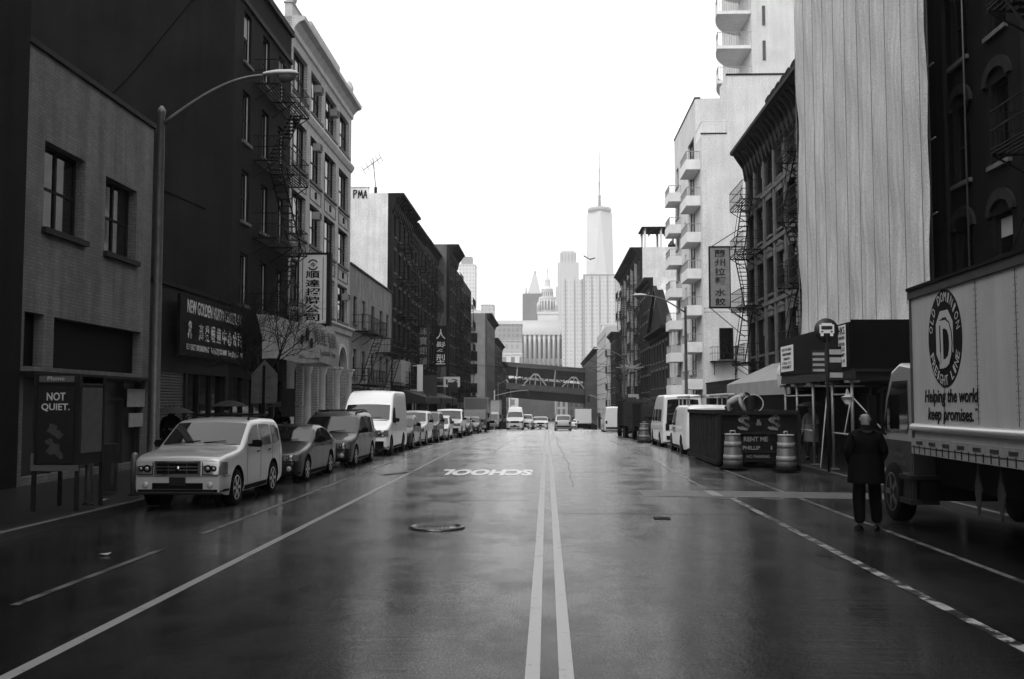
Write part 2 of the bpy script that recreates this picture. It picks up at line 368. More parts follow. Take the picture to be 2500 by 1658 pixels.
# manhole and small covers
mb = MB(); mb.lathe([(.001, .012), (.30, .012), (.31, .004), (.36, .004), (.375, .035), (.44, .035), (.47, -.02)], 40)
for i in range(-4, 5):
    for j in range(-4, 5):
        if i*i+j*j < 15: mb.box(i*.06-.018, i*.06+.018, j*.06-.018, j*.06+.018, .012, .018)
o = mb.build('manhole_cover', mat('cast iron', 0.08, .22, 10, .3, metal=.7), loc=(-1.77, 16.15, roadz(16, 1.8)+.002)); tag(o, 'round iron manhole cover in the left lane with a bright wet rim', 'manhole cover')
mb = MB(); mb.box(-.14, .14, -.14, .14, 0, .012); mb.lathe([(.001, .014), (.09, .014), (.09, .01)], 16)
o = mb.build('valve_cover', M['dark2'], loc=(2.0, 17.6, .0)); tag(o, 'small square valve cover in the right lane', 'valve cover')
mb = MB(); mb.add([(0,0,0),(.12,.03,.01),(.2,.0,.03),(.16,-.05,.0),(.05,-.06,.015)], [(0,1,2,3,4)])
o = mb.build('litter', M['pale'], loc=(-6.05, 13.35, roadz(13, 6)+.012)); tag(o, 'scrap of white litter on the wet road at left', 'litter')
mb = MB(); mb.add([(0,0,0),(.10,.02,.01),(.16,.0,.03),(.12,-.05,.0)], [(0,1,2,3)])
o = mb.build('litter', M['pale'], loc=(-8.55, 18.9, .16)); tag(o, 'tiny white scrap on the pavement between the steel bollards', 'litter')
# ------------------------------------------------------------------ facades
# every building stands in its own frame: x runs along its front, -y faces the street, z is world height above z=0
WIN = {}; WR = random.Random(4)
def win_meshes(w_, h_, style, var=0):
    k = (round(w_, 2), round(h_, 2), style, var)
    if k in WIN: return WIN[k]
    f = MB(); t = .06; a, b = -w_/2, w_/2
    f.box(a, a+t, -.03, .05, 0, h_); f.box(b-t, b, -.03, .05, 0, h_); f.box(a+t, b-t, -.03, .05, 0, t); f.box(a+t, b-t, -.03, .05, h_-t, h_)
    cols = {'dh': 1, 'triple': 3, 'pair': 2, 'grid': 4, 'plain': 1}[style]
    for i in range(1, cols):
        x = a+w_*i/cols; f.box(x-.045, x+.045, -.03, .05, t, h_-t)
    hz = [] if style == 'plain' else ([h_*.5] if style != 'grid' else [h_*.33, h_*.66])
    for z in hz:
        for i in range(cols):
            xa = a+w_*i/cols+.045+(.015 if i == 0 else 0); xb = a+w_*(i+1)/cols-.045-(.015 if i == cols-1 else 0)
            f.box(xa, xb, -.02, .045, z-.03, z+.03)
    g = MB()
    for i in range(cols):
        xa = a+w_*i/cols; xb = a+w_*(i+1)/cols
        zc = h_*.5
        g.m = 0; g.box(xa, xb, .01, .03, 0, zc)
        bl = .0
        if style == 'triple': bl = (.30, .0, .12)[i]
        g.m = 0; g.box(xa, xb, .01, .03, zc, h_)
        if bl: g.m = 1; g.box(xa+.12, xa+.12+(xb-xa)*bl, .004, .01, .1, h_-.12)
    if style == 'dh' and var:
        g.m = 1; g.box(a+.08, b-.08, .004, .01, h_*(.9-.17*var), h_-.08)
    fo = f.build('window', M['frame']); go = g.build('pane', [M['glass'], M['blind']])
    s = MB(); s.box(a-.1, b+.1, -.10, .0, -.12, 0)
    so = s.build('sill', M['trimpale'])
    WIN[k] = (fo.data, go.data, so.data)
    for o in (fo, go, so): bpy.data.objects.remove(o)
    for m_ in WIN[k]: m_.use_fake_user = True
    return WIN[k]
LIN = {}
def lintel_mesh(w_, kind):
    k = (round(w_, 2), kind)
    if k in LIN: return LIN[k]
    s = MB(); a = w_/2
    if kind == 'flat': s.box(-a-.12, a+.12, -.07, -.002, 0, .22)
    elif kind == 'pediment':
        s.box(-a-.15, a+.15, -.12, -.002, 0, .3); s.prism([(-a-.2, .301), (a+.2, .301), (0, .55)], -.16, -.002, 'Y')
    elif kind == 'arch':
        P = [(.56*math.cos(math.pi*i/10), .35*math.sin(math.pi*i/10)) for i in range(11)]; Q = [(.78*math.cos(math.pi*i/10), .62*math.sin(math.pi*i/10)) for i in range(11)]
        poly = P+Q[::-1]
        for i in range(10): s.prism([P[i], P[i+1], Q[i+1], Q[i]], -.1, -.002, 'Y')
    o = s.build('lintel', M['trimpale'] if kind != 'arch' else mat('soot black stone trim', .022, .75, 3, .4)); LIN[k] = o.data; o.data.use_fake_user = True; bpy.data.objects.remove(o); return LIN[k]
def window(root, x0, x1, z0, z1, style='dh', rec=.16, sill=True, name='window', y=0, rz=0, lintel=None):
    f, g, s = win_meshes(x1-x0, z1-z0, style, WR.choice((0, 0, 0, 0, 1, 2)) if style == 'dh' else 0)
    o = inst(name, f, root, ((x0+x1)/2, y+rec, z0), (0, 0, rz))
    inst('pane', g, o)
    if sill: inst('sill', s, o, (0, -rec-.001, 0))
    if lintel: inst('lintel', lintel_mesh(x1-x0, lintel), o, (0, -rec, z1-z0))
    return o
def side_window(root, side, Lx, yd, w_, h_, z, style='plain'):
    """window standing in the side wall that faces the camera"""
    f, g, sl = win_meshes(w_, h_, style)
    o = inst('window', f, root, (-.05 if side == 'L' else Lx+.05, yd, z), (0, 0, R(-90 if side == 'L' else 90)))
    inst('pane', g, o); inst('sill', sl, o, (0, .045, 0)); return o
def wall_openings(mb, x0, x1, z0, z1, ops, y0=0, y1=.35):
    """solid wall slab with rectangular holes"""
    xs_ = sorted({x0, x1, *[round(v, 4) for o in ops for v in (o[0], o[1])]}); zs_ = sorted({z0, z1, *[round(v, 4) for o in ops for v in (o[2], o[3])]})
    def hole(x, z): return any(o[0]-1e-4 < x < o[1]+1e-4 and o[2]-1e-4 < z < o[3]+1e-4 for o in ops)
    for za, zb_ in zip(zs_, zs_[1:]):
        run = None
        for xa, xb in zip(xs_, xs_[1:]):
            if hole((xa+xb)/2, (za+zb_)/2):
                if run is not None: mb.box(run, xa, y0, y1, za, zb_); run = None
            elif run is None: run = xa
        if run is not None: mb.box(run, x1, y0, y1, za, zb_)
def cornice(root, x0, x1, z, proj=.7, h=.9, m=None, brk=.9, name='cornice'):
    c = MB(); c.prism([(0, z-h), (-.12*proj, z-h), (-.25*proj, z-h*.75), (-.3*proj, z-h*.35), (-.85*proj, z-.22), (-proj, z-.18), (-proj, z), (0, z)], x0, x1)
    x = x0+.15
    while brk and x < x1-.2:
        c.prism([(-.01, z-h*1.25), (-.2*proj, z-h*1.15), (-.3*proj, z-h*.7), (-.8*proj, z-.32), (-.8*proj, z-.2), (-.01, z-.2)], x, x+.16); x += brk
    return c.build(name, m or M['trim'], root)
def bld(name, label, side, xw, y0, y1, z1, zb, depth, wm, ops=[], cat='building', group=None, sides=None):
    """shell: front wall with openings, side and back walls, roof"""
    root = thing(name, label, cat, (xw, y0 if side == 'L' else y1, 0), R(90 if side == 'L' else -90), group)
    Lx = y1-y0; mb = MB()
    wall_openings(mb, 0, Lx, zb, z1, ops)
    wmat = [wm, sides or wm]
    mb.m = 1
    mb.box(0, .3, .35, depth, zb, z1); mb.box(Lx-.3, Lx, .35, depth, zb, z1); mb.box(.3, Lx-.3, depth-.3, depth, zb, z1)
    mb.build('wall', wmat, root)
    r = MB(); r.box(.3, Lx-.3, .35, depth-.3, z1-.5, z1-.3); r.build('roof', M['roofm'], root)
    return root
def fx(side, y0, y1, Y): return Y-y0 if side == 'L' else y1-Y

def fire_escape(root, xa, xb, floors, d=1.05, flip=True, drop=True):
    """iron balconies with stairs between; floors = platform heights"""
    fe = MB(); fe.box(xa, xb, -.04, -.005, floors[0]-.3, floors[0]-.24)
    fe = fe.build('fire_escape', M['iron'], root)
    for i, z in enumerate(floors):
        p = MB(); n = 7
        for k in range(n+1):
            y = -.06-(d-.08)*k/n; p.box(xa, xb, y-.02, y+.02, z-.04, z)
        for x in (xa, (xa+xb)/2, xb-.04):
            p.box(x, x+.04, -d, -.01, z-.10, z-.045); p.bar((x+.02, -d+.03, z-.08), (x+.02, -.02, z-.75), .018)
        p.build('platform', M['iron'], fe)
        r = MB()
        for zz in (z+.95, z+.5, z+.06): r.box(xa, xb, -d-.015, -d+.015, zz-.015, zz+.015)
        for x in (xa, xb):
            for zz in (z+.95, z+.5): r.bar((x, -d, zz), (x, -.01, zz), .014)
        nb = int((xb-xa)/.22)
        for k in range(nb+1):
            x = xa+(xb-xa)*k/nb; r.box(x-.008, x+.008, -d-.008, -d+.008, z, z+.95)
        for x in (xa, xb):
            for k in range(1, 5): r.box(x-.008, x+.008, -d*k/5-.008, -d*k/5+.008, z, z+.95)
        r.build('railing', M['iron'], fe)
        if i+1 < len(floors):
            z2 = floors[i+1]; a, b = (xa+.5, xb-.7) if (i % 2 == 0 or not flip) else (xb-.5, xa+.7)
            s = MB()
            for yy in (-d+.12, -d+.62): s.bar((a, yy, z+.02), (b, yy, z2-.05), .03, .012)
            st = int((z2-z)/.24)
            for k in range(1, st):
                t = k/st; x = a+(b-a)*t; s.box(x-.10, x+.10, -d+.12, -d+.62, z+(z2-z)*t-.012, z+(z2-z)*t+.012)
            s.bar((a, -d+.1, z+.85), (b, -d+.1, z2+.8), .014)
            s.build('stair', M['iron'], fe)
    if drop:
        s = MB(); z = floors[0]
        for x in (xa+.5, xa+.9): s.bar((x, -d+.1, z-2.2), (x, -d+.1, z+1.0), .02)
        for k in range(10): s.bar((xa+.5, -d+.1, z-2.1+k*.3), (xa+.9, -d+.1, z-2.1+k*.3), .012)
        s.build('drop_ladder', M['iron'], fe)
    return fe
def tenement(name, label, side, xw, y0, y1, z1, ncol, nfl, wm, zshop=3.6, cor=True, fe=(.3, .7), depth=14, group=None, sides=None, winh=1.75, winw=.95, corp=.7, shop=True, zb=None, cor_h=.9, style='dh', corm=None):
    zb = (roadz(y1, 8)-.6) if zb is None else zb; g0 = roadz((y0+y1)/2, 8)+.1; Lx = y1-y0
    fh = (z1-1.2-(g0+zshop))/nfl; cw = Lx/ncol; ops = []
    for f in range(nfl):
        zc = g0+zshop+fh*f+.75
        for c in range(ncol):
            x = cw*(c+.5); ops.append((round(x-winw/2, 3), round(x+winw/2, 3), round(zc, 3), round(zc+winh, 3)))
    so = []
    if shop: so = [(.5, Lx-.5, round(g0+.1, 3), round(g0+zshop-.9, 3))]
    root = bld(name, label, side, xw, y0, y1, z1, zb, depth, wm, ops+so, group=group, sides=sides)
    for o in ops: window(root, *o, style, lintel='flat')
    if so:
        s = MB(); a, b, c, d = so[0]; s.box(a, b, .2, .25, c, d)
        n = max(2, int((b-a)/1.6))
        s.m = 1
        for i in range(n+1):
            x = a+(b-a)*i/n; s.box(x-.04, x+.04, .12, .2, c, d)
        s.box(a, b, .12, .2, c, c+.4)
        s.build('shopfront', [M['glass'], M['dark2']], root)
        f = MB(); f.box(.25, Lx-.25, -.18, -.002, g0+zshop-.85, g0+zshop-.1); f.build('fascia', M['dark'], root)
    if cor: cornice(root, -.02, Lx+.02, z1, corp, cor_h, corm)
    if fe: fire_escape(root, Lx*fe[0], Lx*fe[1], [g0+zshop+fh*f+.45 for f in range(nfl)])
    return root

# ================= LEFT SIDE =================
# near dark building at the left edge
b = bld('brick_building', 'near black brick building filling the left edge of the street', 'L', -11.9, -24, 22.1, 22.5, -.3, 16, M['brickdark'],  # length behind the camera and extra height added to shade the foreground
        [(1+3*i, 2.3+3*i, z, z+1.9) for i in range(15) for z in (5.2, 8.6, 12.0, 15.4)] + [(1, 44.5, .5, 3.2)])
for i in range(15):
    for z in (5.2, 8.6, 12.0, 15.4): window(b, 1+3*i, 2.3+3*i, z, z+1.9)
s = MB(); s.box(1, 44.5, .2, .25, .5, 3.2); s.m = 1
for i in range(23): s.box(1+i*1.9, 1.08+i*1.9, .1, .2, .5, 3.2)
s.build('shopfront', [M['glass'], M['dark2']], b)
cornice(b, 0, 46.1, 22.5, .6, .8)
# two storey painted brick building
A0, A1 = 22.15, 29.6
opsA = [(23.1-A0, 25.2-A0, 6.2, 8.3), (26.4-A0, 28.47-A0, 6.13, 8.2), (23.78-A0, 29.0-A0, 2.86, 4.1), (.25, 23.3-A0, 2.86, 4.12), (.3, 7.1, .3, 2.62)]
opsA = [tuple(round(v, 3) for v in o) for o in opsA]
b = bld('brick_building', 'two storey painted brick building with two square dark windows behind the tall street lamp', 'L', -12, A0, A1, 10.38, -.3, 15, M['brickA'], opsA)
for o in opsA[:2]:
    w_ = window(b, *o, 'pair', rec=.28, sill=False)
    s = MB(); s.box(o[0]-.06, o[1]+.1, -.12, .0, o[2]-.14, o[2]); s.build('sill', M['dark2'], w_, loc=(-(o[0]+o[1])/2, -.281, -o[2]))
s = MB(); s.box(opsA[2][0], opsA[2][1], .25, .3, 2.86, 4.1); s.box(opsA[3][0], opsA[3][1], .25, .3, 2.86, 4.12); s.build('sign_recess', M['black'], b)
s = MB(); s.box(.3, 7.1, .22, .28, .3, 2.62)
for x in (.3, 1.8, 3.2, 4.6, 5.9, 7.02): s.box(x, x+.08, .08, .22, .3, 2.62)
s.box(.38, 7.02, .08, .22, 2.1, 2.16); s.build('shopfront', [M['dark']], b)
s = MB(); s.box(.1, 7.35, -.35, -.002, 2.66, 2.74); s.build('canopy', M['dark2'], b)
s = MB(); s.box(-.02, 7.47, -.08, .45, 10.382, 10.52); s.build('coping', M['dark2'], b)
# white notices in the shop window
s = MB(); s.box(-12+.005, -12+.03, 28.1, 29.3, 1.9, 2.42); s.box(-12+.005, -12+.03, 28.25, 29.2, 1.32, 1.72); 
o = s.build('paper_notice', M['pale']); tag(o, 'white paper notices on the dark shopfront behind the street lamp base', 'notice')
# one storey optical shop
C0, C1 = 29.62, 37.2
opsC = [(.5, 3.1, .25, 3.0), (3.3, 7.2, .25, 3.0)]
b = bld('shop_building', 'low one storey dark shop with roller shutter and wide sign fascia', 'L', -12, C0, C1, 5.72, -.3, 9, M['dark2'], opsC)
s = MB()
for i in range(30): s.prism([(.1, .25+i*.092), (.07, .25+i*.092+.03), (.07, .25+i*.092+.07), (.1, .25+i*.092+.09), (.14, .25+i*.092+.09), (.14, .25+i*.092)], .5, 3.1)
s.build('roller_shutter', mat('shutter metal', .06, .5, 2, .3, metal=.3), b)
s = MB(); s.box(3.3, 7.2, .2, .25, .25, 3.0); s.m = 1
for x in (3.3, 4.6, 5.9, 7.12): s.box(x, x+.08, .1, .2, .25, 3.0)
s.build('shopfront', [M['glass'], M['dark2']], b)
s = MB(); s.box(0, C1-C0, -.1, .5, 5.722, 5.85); s.build('coping', M['black'], b)
# its long sign, hung a little out of line with the wall
sg = thing('shop_sign', 'long dark sign with white lettering and Chinese characters over the low shop', 'sign', (-11.66, 31.2, 0), R(90+1.6))
s = MB(); s.box(-.15, 7.3, -.05, .05, 3.55, 5.5); s.box(.1, .16, .05, .3, 4.4, 4.46); s.build('sign_board', M['black'], sg)
s = MB()
put_text(s, 'NEW GOLDEN VISION CENTER, INC.', (.5, -.055, 4.88), (1,0,0), (0,0,1), 6.5, .5, .01, offset=.01)
lm_ = mat('aged sign white', .5, .5, 3, .3); s.build('lettering', lm_, sg); s = MB()
for i, ch in enumerate('高登眼鏡中心公司'[:9]): put_text(s, ch, (1.7+i*.66, -.055, 4.12), (1,0,0), (0,0,1), .46, .56, .01, offset=.012)
s.build('lettering', lm_, sg); s = MB()
put_text(s, '151 EAST BROADWAY   Tel: (212) 233-8988   Fax: (212) 233-7195', (.5, -.055, 3.68), (1,0,0), (0,0,1), 6.5, .26, .01, offset=.012)
s.build('lettering', lm_, sg); s = MB()
s.add([(.55+.42*x, -.06, 4.1+.6*z) for x, z in ((.2, 0), (.35, .1), (.4, .35), (.7, .3), (.75, .0), (.9, .05), (.85, .5), (1, .8), (.8, .95), (.6, 1), (.4, .95), (.15, .8), (.3, .55), (.05, .3))], [tuple(range(14))])
s.build('figure_emblem', lm_, sg)
# dark brick tenement B with fire escape
B0, B1 = 37.22, 45.55
opsB = []
for z in (5.9, 9.2, 12.4, 15.6):
    for x in (1.1, 3.75, 6.25): opsB.append((x, round(x+1.0, 2), z, round(z+2.05, 2)))
opsB.append((.5, 7.8, .3, 3.0))
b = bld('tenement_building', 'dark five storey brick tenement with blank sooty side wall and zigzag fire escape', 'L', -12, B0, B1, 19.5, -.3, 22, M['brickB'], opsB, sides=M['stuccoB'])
for o in opsB[:-1]:
    w_ = window(b, *o, 'dh')
    j = MB(); j.box(.40, .47, -.06, -.031, .1, 1.95); j.build('frame', M['framew'], w_)
s = MB(); s.box(.5, 7.8, .2, .25, .3, 3.0); s.m = 1; [s.box(x, x+.08, .1, .2, .3, 3.0) for x in (.5, 2, 3.5, 5, 6.5)]; s.build('shopfront', [M['glass'], M['dark2']], b)
s = MB(); s.box(0, B1-B0, -.10, -.002, 17.9, 18.1); s.build('string_course', M['dark2'], b); s = MB(); s.box(0, B1-B0, -.16, -.002, 19.2, 19.48); s.build('string_course', M['dark2'], b)
fire_escape(b, 2.6, 7.7, [5.5, 8.8, 12.0, 15.2])
s = MB(); s.path([(1.2-1.215, .6, 19), (-.015, 4.2, 14.5), (-.015, 6.8, 12.0), (-.015, 1.0, 9.4)], .02, 5); s.build('cable', M['black'], b)
# white brick loft D
D0, D1 = 45.6, 60.0
root_D = None
bays = [(45.99, 48.76), (49.55, 52.0), (52.8, 55.66), (56.5, 59.26)]
rows = [(6.75, 8.9), (10.05, 12.15), (13.35, 15.65), (16.85, 19.0)]
opsD = [(round(a-D0, 3), round(c-D0, 3), z0, z1) for (z0, z1) in rows for (a, c) in bays]
arch = [(round(a-D0+.15, 3), round(c-D0-.15, 3), .3, 3.95) for (a, c) in bays]
D = bld('loft_building', 'white glazed brick loft building with wide triple windows and an arcaded ground floor', 'L', -12, D0, D1, 20.3, -.5, 20, M['brickD'], opsD+[(a, c, z0, 5.3) for a, c, z0, z1 in arch])
for o in opsD: window(D, *o, 'triple', rec=.22)
# arch heads: spandrel pieces filling the corners of each square opening
s = MB()
for a, c, z0, zs in arch:
    r = (c-a)/2; xc = (a+c)/2
    for sg_ in (-1, 1):
        pts = [(xc+sg_*r, 5.3)] + [(xc+sg_*r*math.cos(t), zs+min(r, 1.34)*math.sin(t)) for t in [math.pi/2*k/8 for k in range(9)]]
        s.prism(pts, .02, .34, 'Y')
    # archivolt
    P = [(xc+(r+.0)*math.cos(math.pi*k/16), zs+1.34*math.sin(math.pi*k/16)) for k in range(17)]; Q = [(xc+(r+.22)*math.cos(math.pi*k/16), zs+1.56*math.sin(math.pi*k/16)) for k in range(17)]
    for k in range(16): s.prism([P[k], P[k+1], Q[k+1], Q[k]], -.08, .018, 'Y')
s.build('arcade', M['stoneD'], D)
for x in [arch[0][0]-.3]+[(arch[i][1]+arch[i+1][0])/2 for i in range(3)]+[arch[3][1]+.3]:
    s = MB(); s.lathe([(.26, -.4), (.26, .5), (.2, .6), (.19, 3.5), (.22, 3.55), (.30, 3.85), (.30, 3.95)], 12, (x, -.1, 0)); s.box(x-.33, x+.33, -.42, -.002, 3.95, 4.05); s.build('column', M['stoneD'], D)
s = MB(); s.box(arch[0][0], arch[3][1], .36, .4, -.3, 5.3); s.build('arcade_backing', M['black'], D)
s = MB()
s.prism([(-.001, 6.0), (-.14, 6.05), (-.2, 6.3), (-.36, 6.4), (-.36, 6.5), (-.001, 6.52)], 0, 14.4)
s.build('belt_cornice', M['stoneD'], D)
s = MB(); s.prism([(-.001, 16.1), (-.08, 16.14), (-.22, 16.38), (-.22, 16.5), (-.001, 16.52)], 0, 14.4)
s.build('belt_cornice', M['stoneD'], D)
s = MB()
s.prism([(-.001, 19.45), (-.1, 19.5), (-.12, 19.75), (-.3, 19.95), (-.34, 20.0), (-.6, 20.1), (-.62, 20.3), (-.001, 20.32)], 0, 14.5)
s.box(0, 14.4, .0, .35, 20.3, 20.95); s.box(3.6, 10.6, -.06, .4, 20.95, 21.45); s.box(-.05, 14.45, -.05, .4, 20.95, 21.02)
s.lathe([(.0, 21.0), (.22, 21.05), (.28, 21.3), (.18, 21.6), (.05, 21.8)], 12, (14.1, .1, 0)); s.lathe([(.0, 21.0), (.22, 21.05), (.28, 21.3), (.18, 21.6), (.05, 21.8)], 12, (.3, .1, 0))
s.build('roof_cornice', M['stoneD'], D)
for i, (z0, z1) in enumerate(((9.0, 9.95), (12.25, 13.25), (15.75, 16.05))):
    for a, c in bays:
        a -= D0; c -= D0
        if i < 2:
            s = MB(); t = MB()
            for (p, q, r_, u) in ((a, c, z0+.12, z0+.16), (a, c, z1-.2, z1-.16), (a, a+.04, z0+.16, z1-.2), (c-.04, c, z0+.16, z1-.2)): s.box(p, q, -.03, -.002, r_, u)
            t.box((a+c)/2-.13, (a+c)/2+.13, -.06, -.002, z0+.35, z0+.68)
            s.build('panel_moulding', mat('panel joints', .09, .7), D); t.build('vent_plate', M['black'], D)
def air_con(root, x, z, lab=None):
    s = MB(); s.box(x-.3, x+.3, -.28, .1, z, z+.38); s.m = 1; s.box(x-.25, x+.25, -.29, -.28, z+.05, z+.2); s.box(x-.25, x+.25, -.29, -.28, z+.23, z+.34)
    return s.build('air_conditioner', [M['pale'], M['dark2']], root)
air_con(D, 5.2, 15.1); air_con(D, 5.2, 11.5); air_con(D, 12.9, 8.1); air_con(D, 5.3, 18.2); air_con(D, 9.2, 18.2-.1)
# E low brick building with two iron balconies
opsE = []
for z in (3.7, 7.0):
    for x in (1.2, 4.2, 7.6, 11.0, 13.9): opsE.append((x, round(x+1.15, 2), z, round(z+1.7, 2)))
E0, E1 = 60.02, 76.4
opsE.append((.8, 15.6, -.05, 2.6))
b = bld('brick_building', 'low grey painted brick building with iron balconies beside the white loft', 'L', -12, E0, E1, 10.5, -1, 14, M['brickE'], opsE)
for o in opsE[:-1]: window(b, *o, 'dh')
s = MB(); s.box(.8, 15.6, .2, .25, -.05, 2.6); s.m = 1; [s.box(x, x+.1, .1, .2, -.05, 2.6) for x in (.8, 3, 5, 7, 9, 11, 13, 15)]; s.build('shopfront', [M['glass'], M['dark2']], b)
fire_escape(b, .7, 7.4, [3.2, 6.5]); fire_escape(b, 9.2, 15.8, [2.6, 5.6], drop=False)
s = MB(); s.box(-.02, E1-E0+.02, -.1, .4, 10.502, 10.62); s.build('coping', M['dark2'], b)
# F: row of tenements, first with the white party wall
F = []
spec = [('F1', 76.45, 87.0, 18.4, 4, 5, 'dark tenement with heavy cornice and whitewashed side wall marked with graffiti', 'tenement', .9),
        ('F2', 87.03, 96.0, 18.0, 4, 5, 'second narrow dark tenement of the left row with a stepped cornice', 'tenement2', .7),
        ('F3', 96.03, 108.9, 18.3, 4, 5, 'third dark tenement of the left row whose low cornice meets the taller corner house', 'tenement', .5)]
for k, y0, y1, z1, nc, nf, lab, wm, cp in spec:
    b = tenement('tenement_building', lab, 'L', -12, y0, y1, z1, nc, nf, M[wm], depth=18, fe=(.25, .72), sides=M['whitewall'] if k == 'F1' else None, corp=cp, cor_h=1.3)
    if k == 'F1':
        s = MB(); s.box(0, .34, 1.9, 12, 18.4, 18.85); s.box(-.05, .4, 1.85, 14, 18.852, 18.92); s.build('parapet', M['whitewall'], b)
        s = MB(); pts = {'P': [[(0,0),(0,1),(.5,1),(.55,.75),(.1,.5)]], 'M': [[(0,0),(.15,1),(.4,.3),(.65,1),(.8,0)]], 'A': [[(0,0),(.35,1),(.6,0)],[(.12,.35),(.6,.4)]]}
        yy = 3.9-2.3
        for ch, x in (('P', 0), ('M', .8), ('A', 1.75)):
            for pl in pts[ch]: s.path([(-.02, 3.05-(x+u)*.44, 18.0+v*.62) for u, v in pl], .035, 4)
        s.build('graffiti', M['black'], b)
    F.append(b)
an = thing('roof_aerial', 'thin television aerial on the white walled tenement roof', 'aerial', (-13.6, 78, 18.3))
s = MB(); s.bar((0,0,-.2), (0,0,.9), .12, n=8); s.bar((0,0,.9), (-.25,0,3.3), .03, n=5); s.build('mast', M['dark2'], an)
s = MB(); s.bar((-1.0,0,2.3), (.4,0,3.3), .02, n=4)
for t in (0, .25, .5, .8, 1): x = -1+1.4*t; z = 2.3+t; s.bar((x-.15, -.3, z+.3), (x+.15, .3, z-.3), .012, n=4)
s.build('antenna_arms', M['dark2'], an)
# G, H: taller houses standing one bay forward
b = tenement('corner_building', 'taller tenement standing forward of the left row with a pale side wall and jutting cornice', 'L', -10.7, 109, 117.5, 19.6, 3, 5, M['tenement2'], depth=16, sides=mat('grey side wall', .13, .8, .6, .3, kind='brick'), corp=1.0, cor_h=1.5, fe=(.2, .7))
b = tenement('tenement_building', 'long dark tenement beyond the jutting cornice at the left street end', 'L', -10.75, 117.55, 141, 17.9, 7, 5, M['tenement'], depth=16, fe=(.1, .35), cor=False)
fire_escape(b, 13, 18, [3+3*i for i in range(5)])
# side street, then I and J
b = tenement('corner_building', 'pale grey corner building beyond the left side street with a stack of dark side windows', 'L', -10.7, 178, 205, 18.2, 6, 5, M['grey'], depth=20, fe=None, sides=mat('grey brick side', .17, .8, .6, .25), zb=-7, corp=.9)
for z in (12.9, 9.6, 7.4, 3.9, 1.6, -1): side_window(b, 'L', 0, 2.6, 1.7, 1.7, z)
b = tenement('tenement_building', 'ornate dark house at the far left end of the street before the bridge', 'L', -10.7, 206, 240, 15.6, 7, 5, M['tenement2'], depth=16, fe=(.1, .3), zb=-7)
b = tenement('tenement_building', 'last dark house on the left tucked under the bridge', 'L', -10.7, 240.2, 262, 12, 5, 4, M['tenement'], depth=16, fe=None, zb=-7)
# ================= RIGHT SIDE =================
# R1 near dark tenement behind the lorry
R0, R1 = -20, 29.0  # unseen stretch behind the camera added to darken the near street
ops = [(round(x, 2), round(x+1.05, 2), z, z+2.1) for z in (4.7, 8.1, 11.5, 14.9) for x in (.9, 3.2, 6.4, 8.7, 11.9, 14.4, 18, 21, 24, 27, 30, 33, 36, 39, 42, 45)] + [(.5, 48, .3, 3.3)]
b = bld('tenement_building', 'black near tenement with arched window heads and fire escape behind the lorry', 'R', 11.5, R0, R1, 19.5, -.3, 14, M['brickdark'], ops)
for o in ops[:-1]: window(b, *o, 'dh', lintel='arch')
each('pilaster', [MB().box(x, x+.55, -.12, -.002, 3.6, 19) for x in (0, 5.2, 10.6)], M['dark2'], b)
fire_escape(b, 5.9, 10.2, [4.4, 7.8, 11.2, 14.6], d=1.2); cornice(b, 0, 49, 19.5, .9, 1.2)
s = MB(); s.box(.5, 48, .2, .25, .3, 3.3); s.build('shopfront', [M['glass']], b)
# R2 the building being repaired, wrapped in netting on a pipe scaffold
b = bld('tenement_building', 'tenement under repair hidden behind the tall pale scaffold netting', 'R', 11.5, 29.05, 39.5, 19.0, -.3, 14, M['tenement'], [(1, 9.4, .3, 3.0)])
s = MB(); s.box(1, 9.4, .2, .25, .3, 3.0); s.m = 1
for i in range(24): s.box(1, 9.4, .16, .2, .35+i*.11, .39+i*.11)
s.build('shopfront', [M['black'], M['dark2']], b)
# netting
netm = mat('scaffold netting', .40, .85, 5.0, .10, .3, 40, stretch=(1, 1, .3), streak=.13, gs=30, ga=.3); MATS['n'] = netm
nt_ = thing('scaffold_netting', 'tall pale scaffold netting hanging in vertical folds above the black pavement shed', 'netting', (10, 26, 0))
def netx(y, z):
    u = y-26.1
    return 10.0 - .03*math.sin(u*2*math.pi/1.25) - .012*math.sin(u*14.7+1+.2*math.sin(z*.5)) - .006*math.sin(u*33+z*.1) - .008*math.sin(u*21+.3*math.sin(z*.6)) - .03*math.exp(-((u-3.6-.12*math.sin(z*.8))/.35)**2)*(.5+.5*math.sin(z*.7)) + .05*math.sin(z*.9+u*.7) + .03*math.sin(z*1.9-u*2.2)
ysn = [26.0+i*.04 for i in range(340)]; zsn = [4.0, 4.4, 5]+[5.6+i*.7 for i in range(23)]
s = MB(); rws = []
for z in zsn:
    row = []
    for y in ysn:
        lo = 0
        yy = y + (.35*math.exp(-((z-8)/3)**2)-.15*math.sin(z*.5))*(1 if y < 26.6 else 0)*.5
        row.append((netx(y, z)-10 - (.25*max(0, 1-(z-4)/1.2) if z < 5.2 else 0)*(.5+.5*math.sin(y*3)), yy-26, z))
    rws.append(row)
s.grid(rws)
# the far return of the sheet
s.grid([[(netx(39.5, z)-10 + k*.5, 39.52-26+.04*math.sin(k*2.1), z) for k in range(4)] for z in zsn])
s.build('net_sheet', netm, nt_)
s = MB()
for k in range(11): y = .15+k*1.28; s.box(-.16, -.145, y-.012, y+.012, 4.4, 21)
s.build('net_seams', mat('net seam', .17, .8), nt_)
s = MB()
for y in (.6, 3.2, 5.8, 8.4, 11, 13.2):
    for x in (.25, 1.2): s.bar((x, y, 4.1), (x, y, 21), .024, n=6)
for z in range(5, 21, 2):
    s.bar((.25, .2, z), (.25, 13.4, z), .024, n=6)
s.build('scaffold_pipes', M['steel'], nt_)
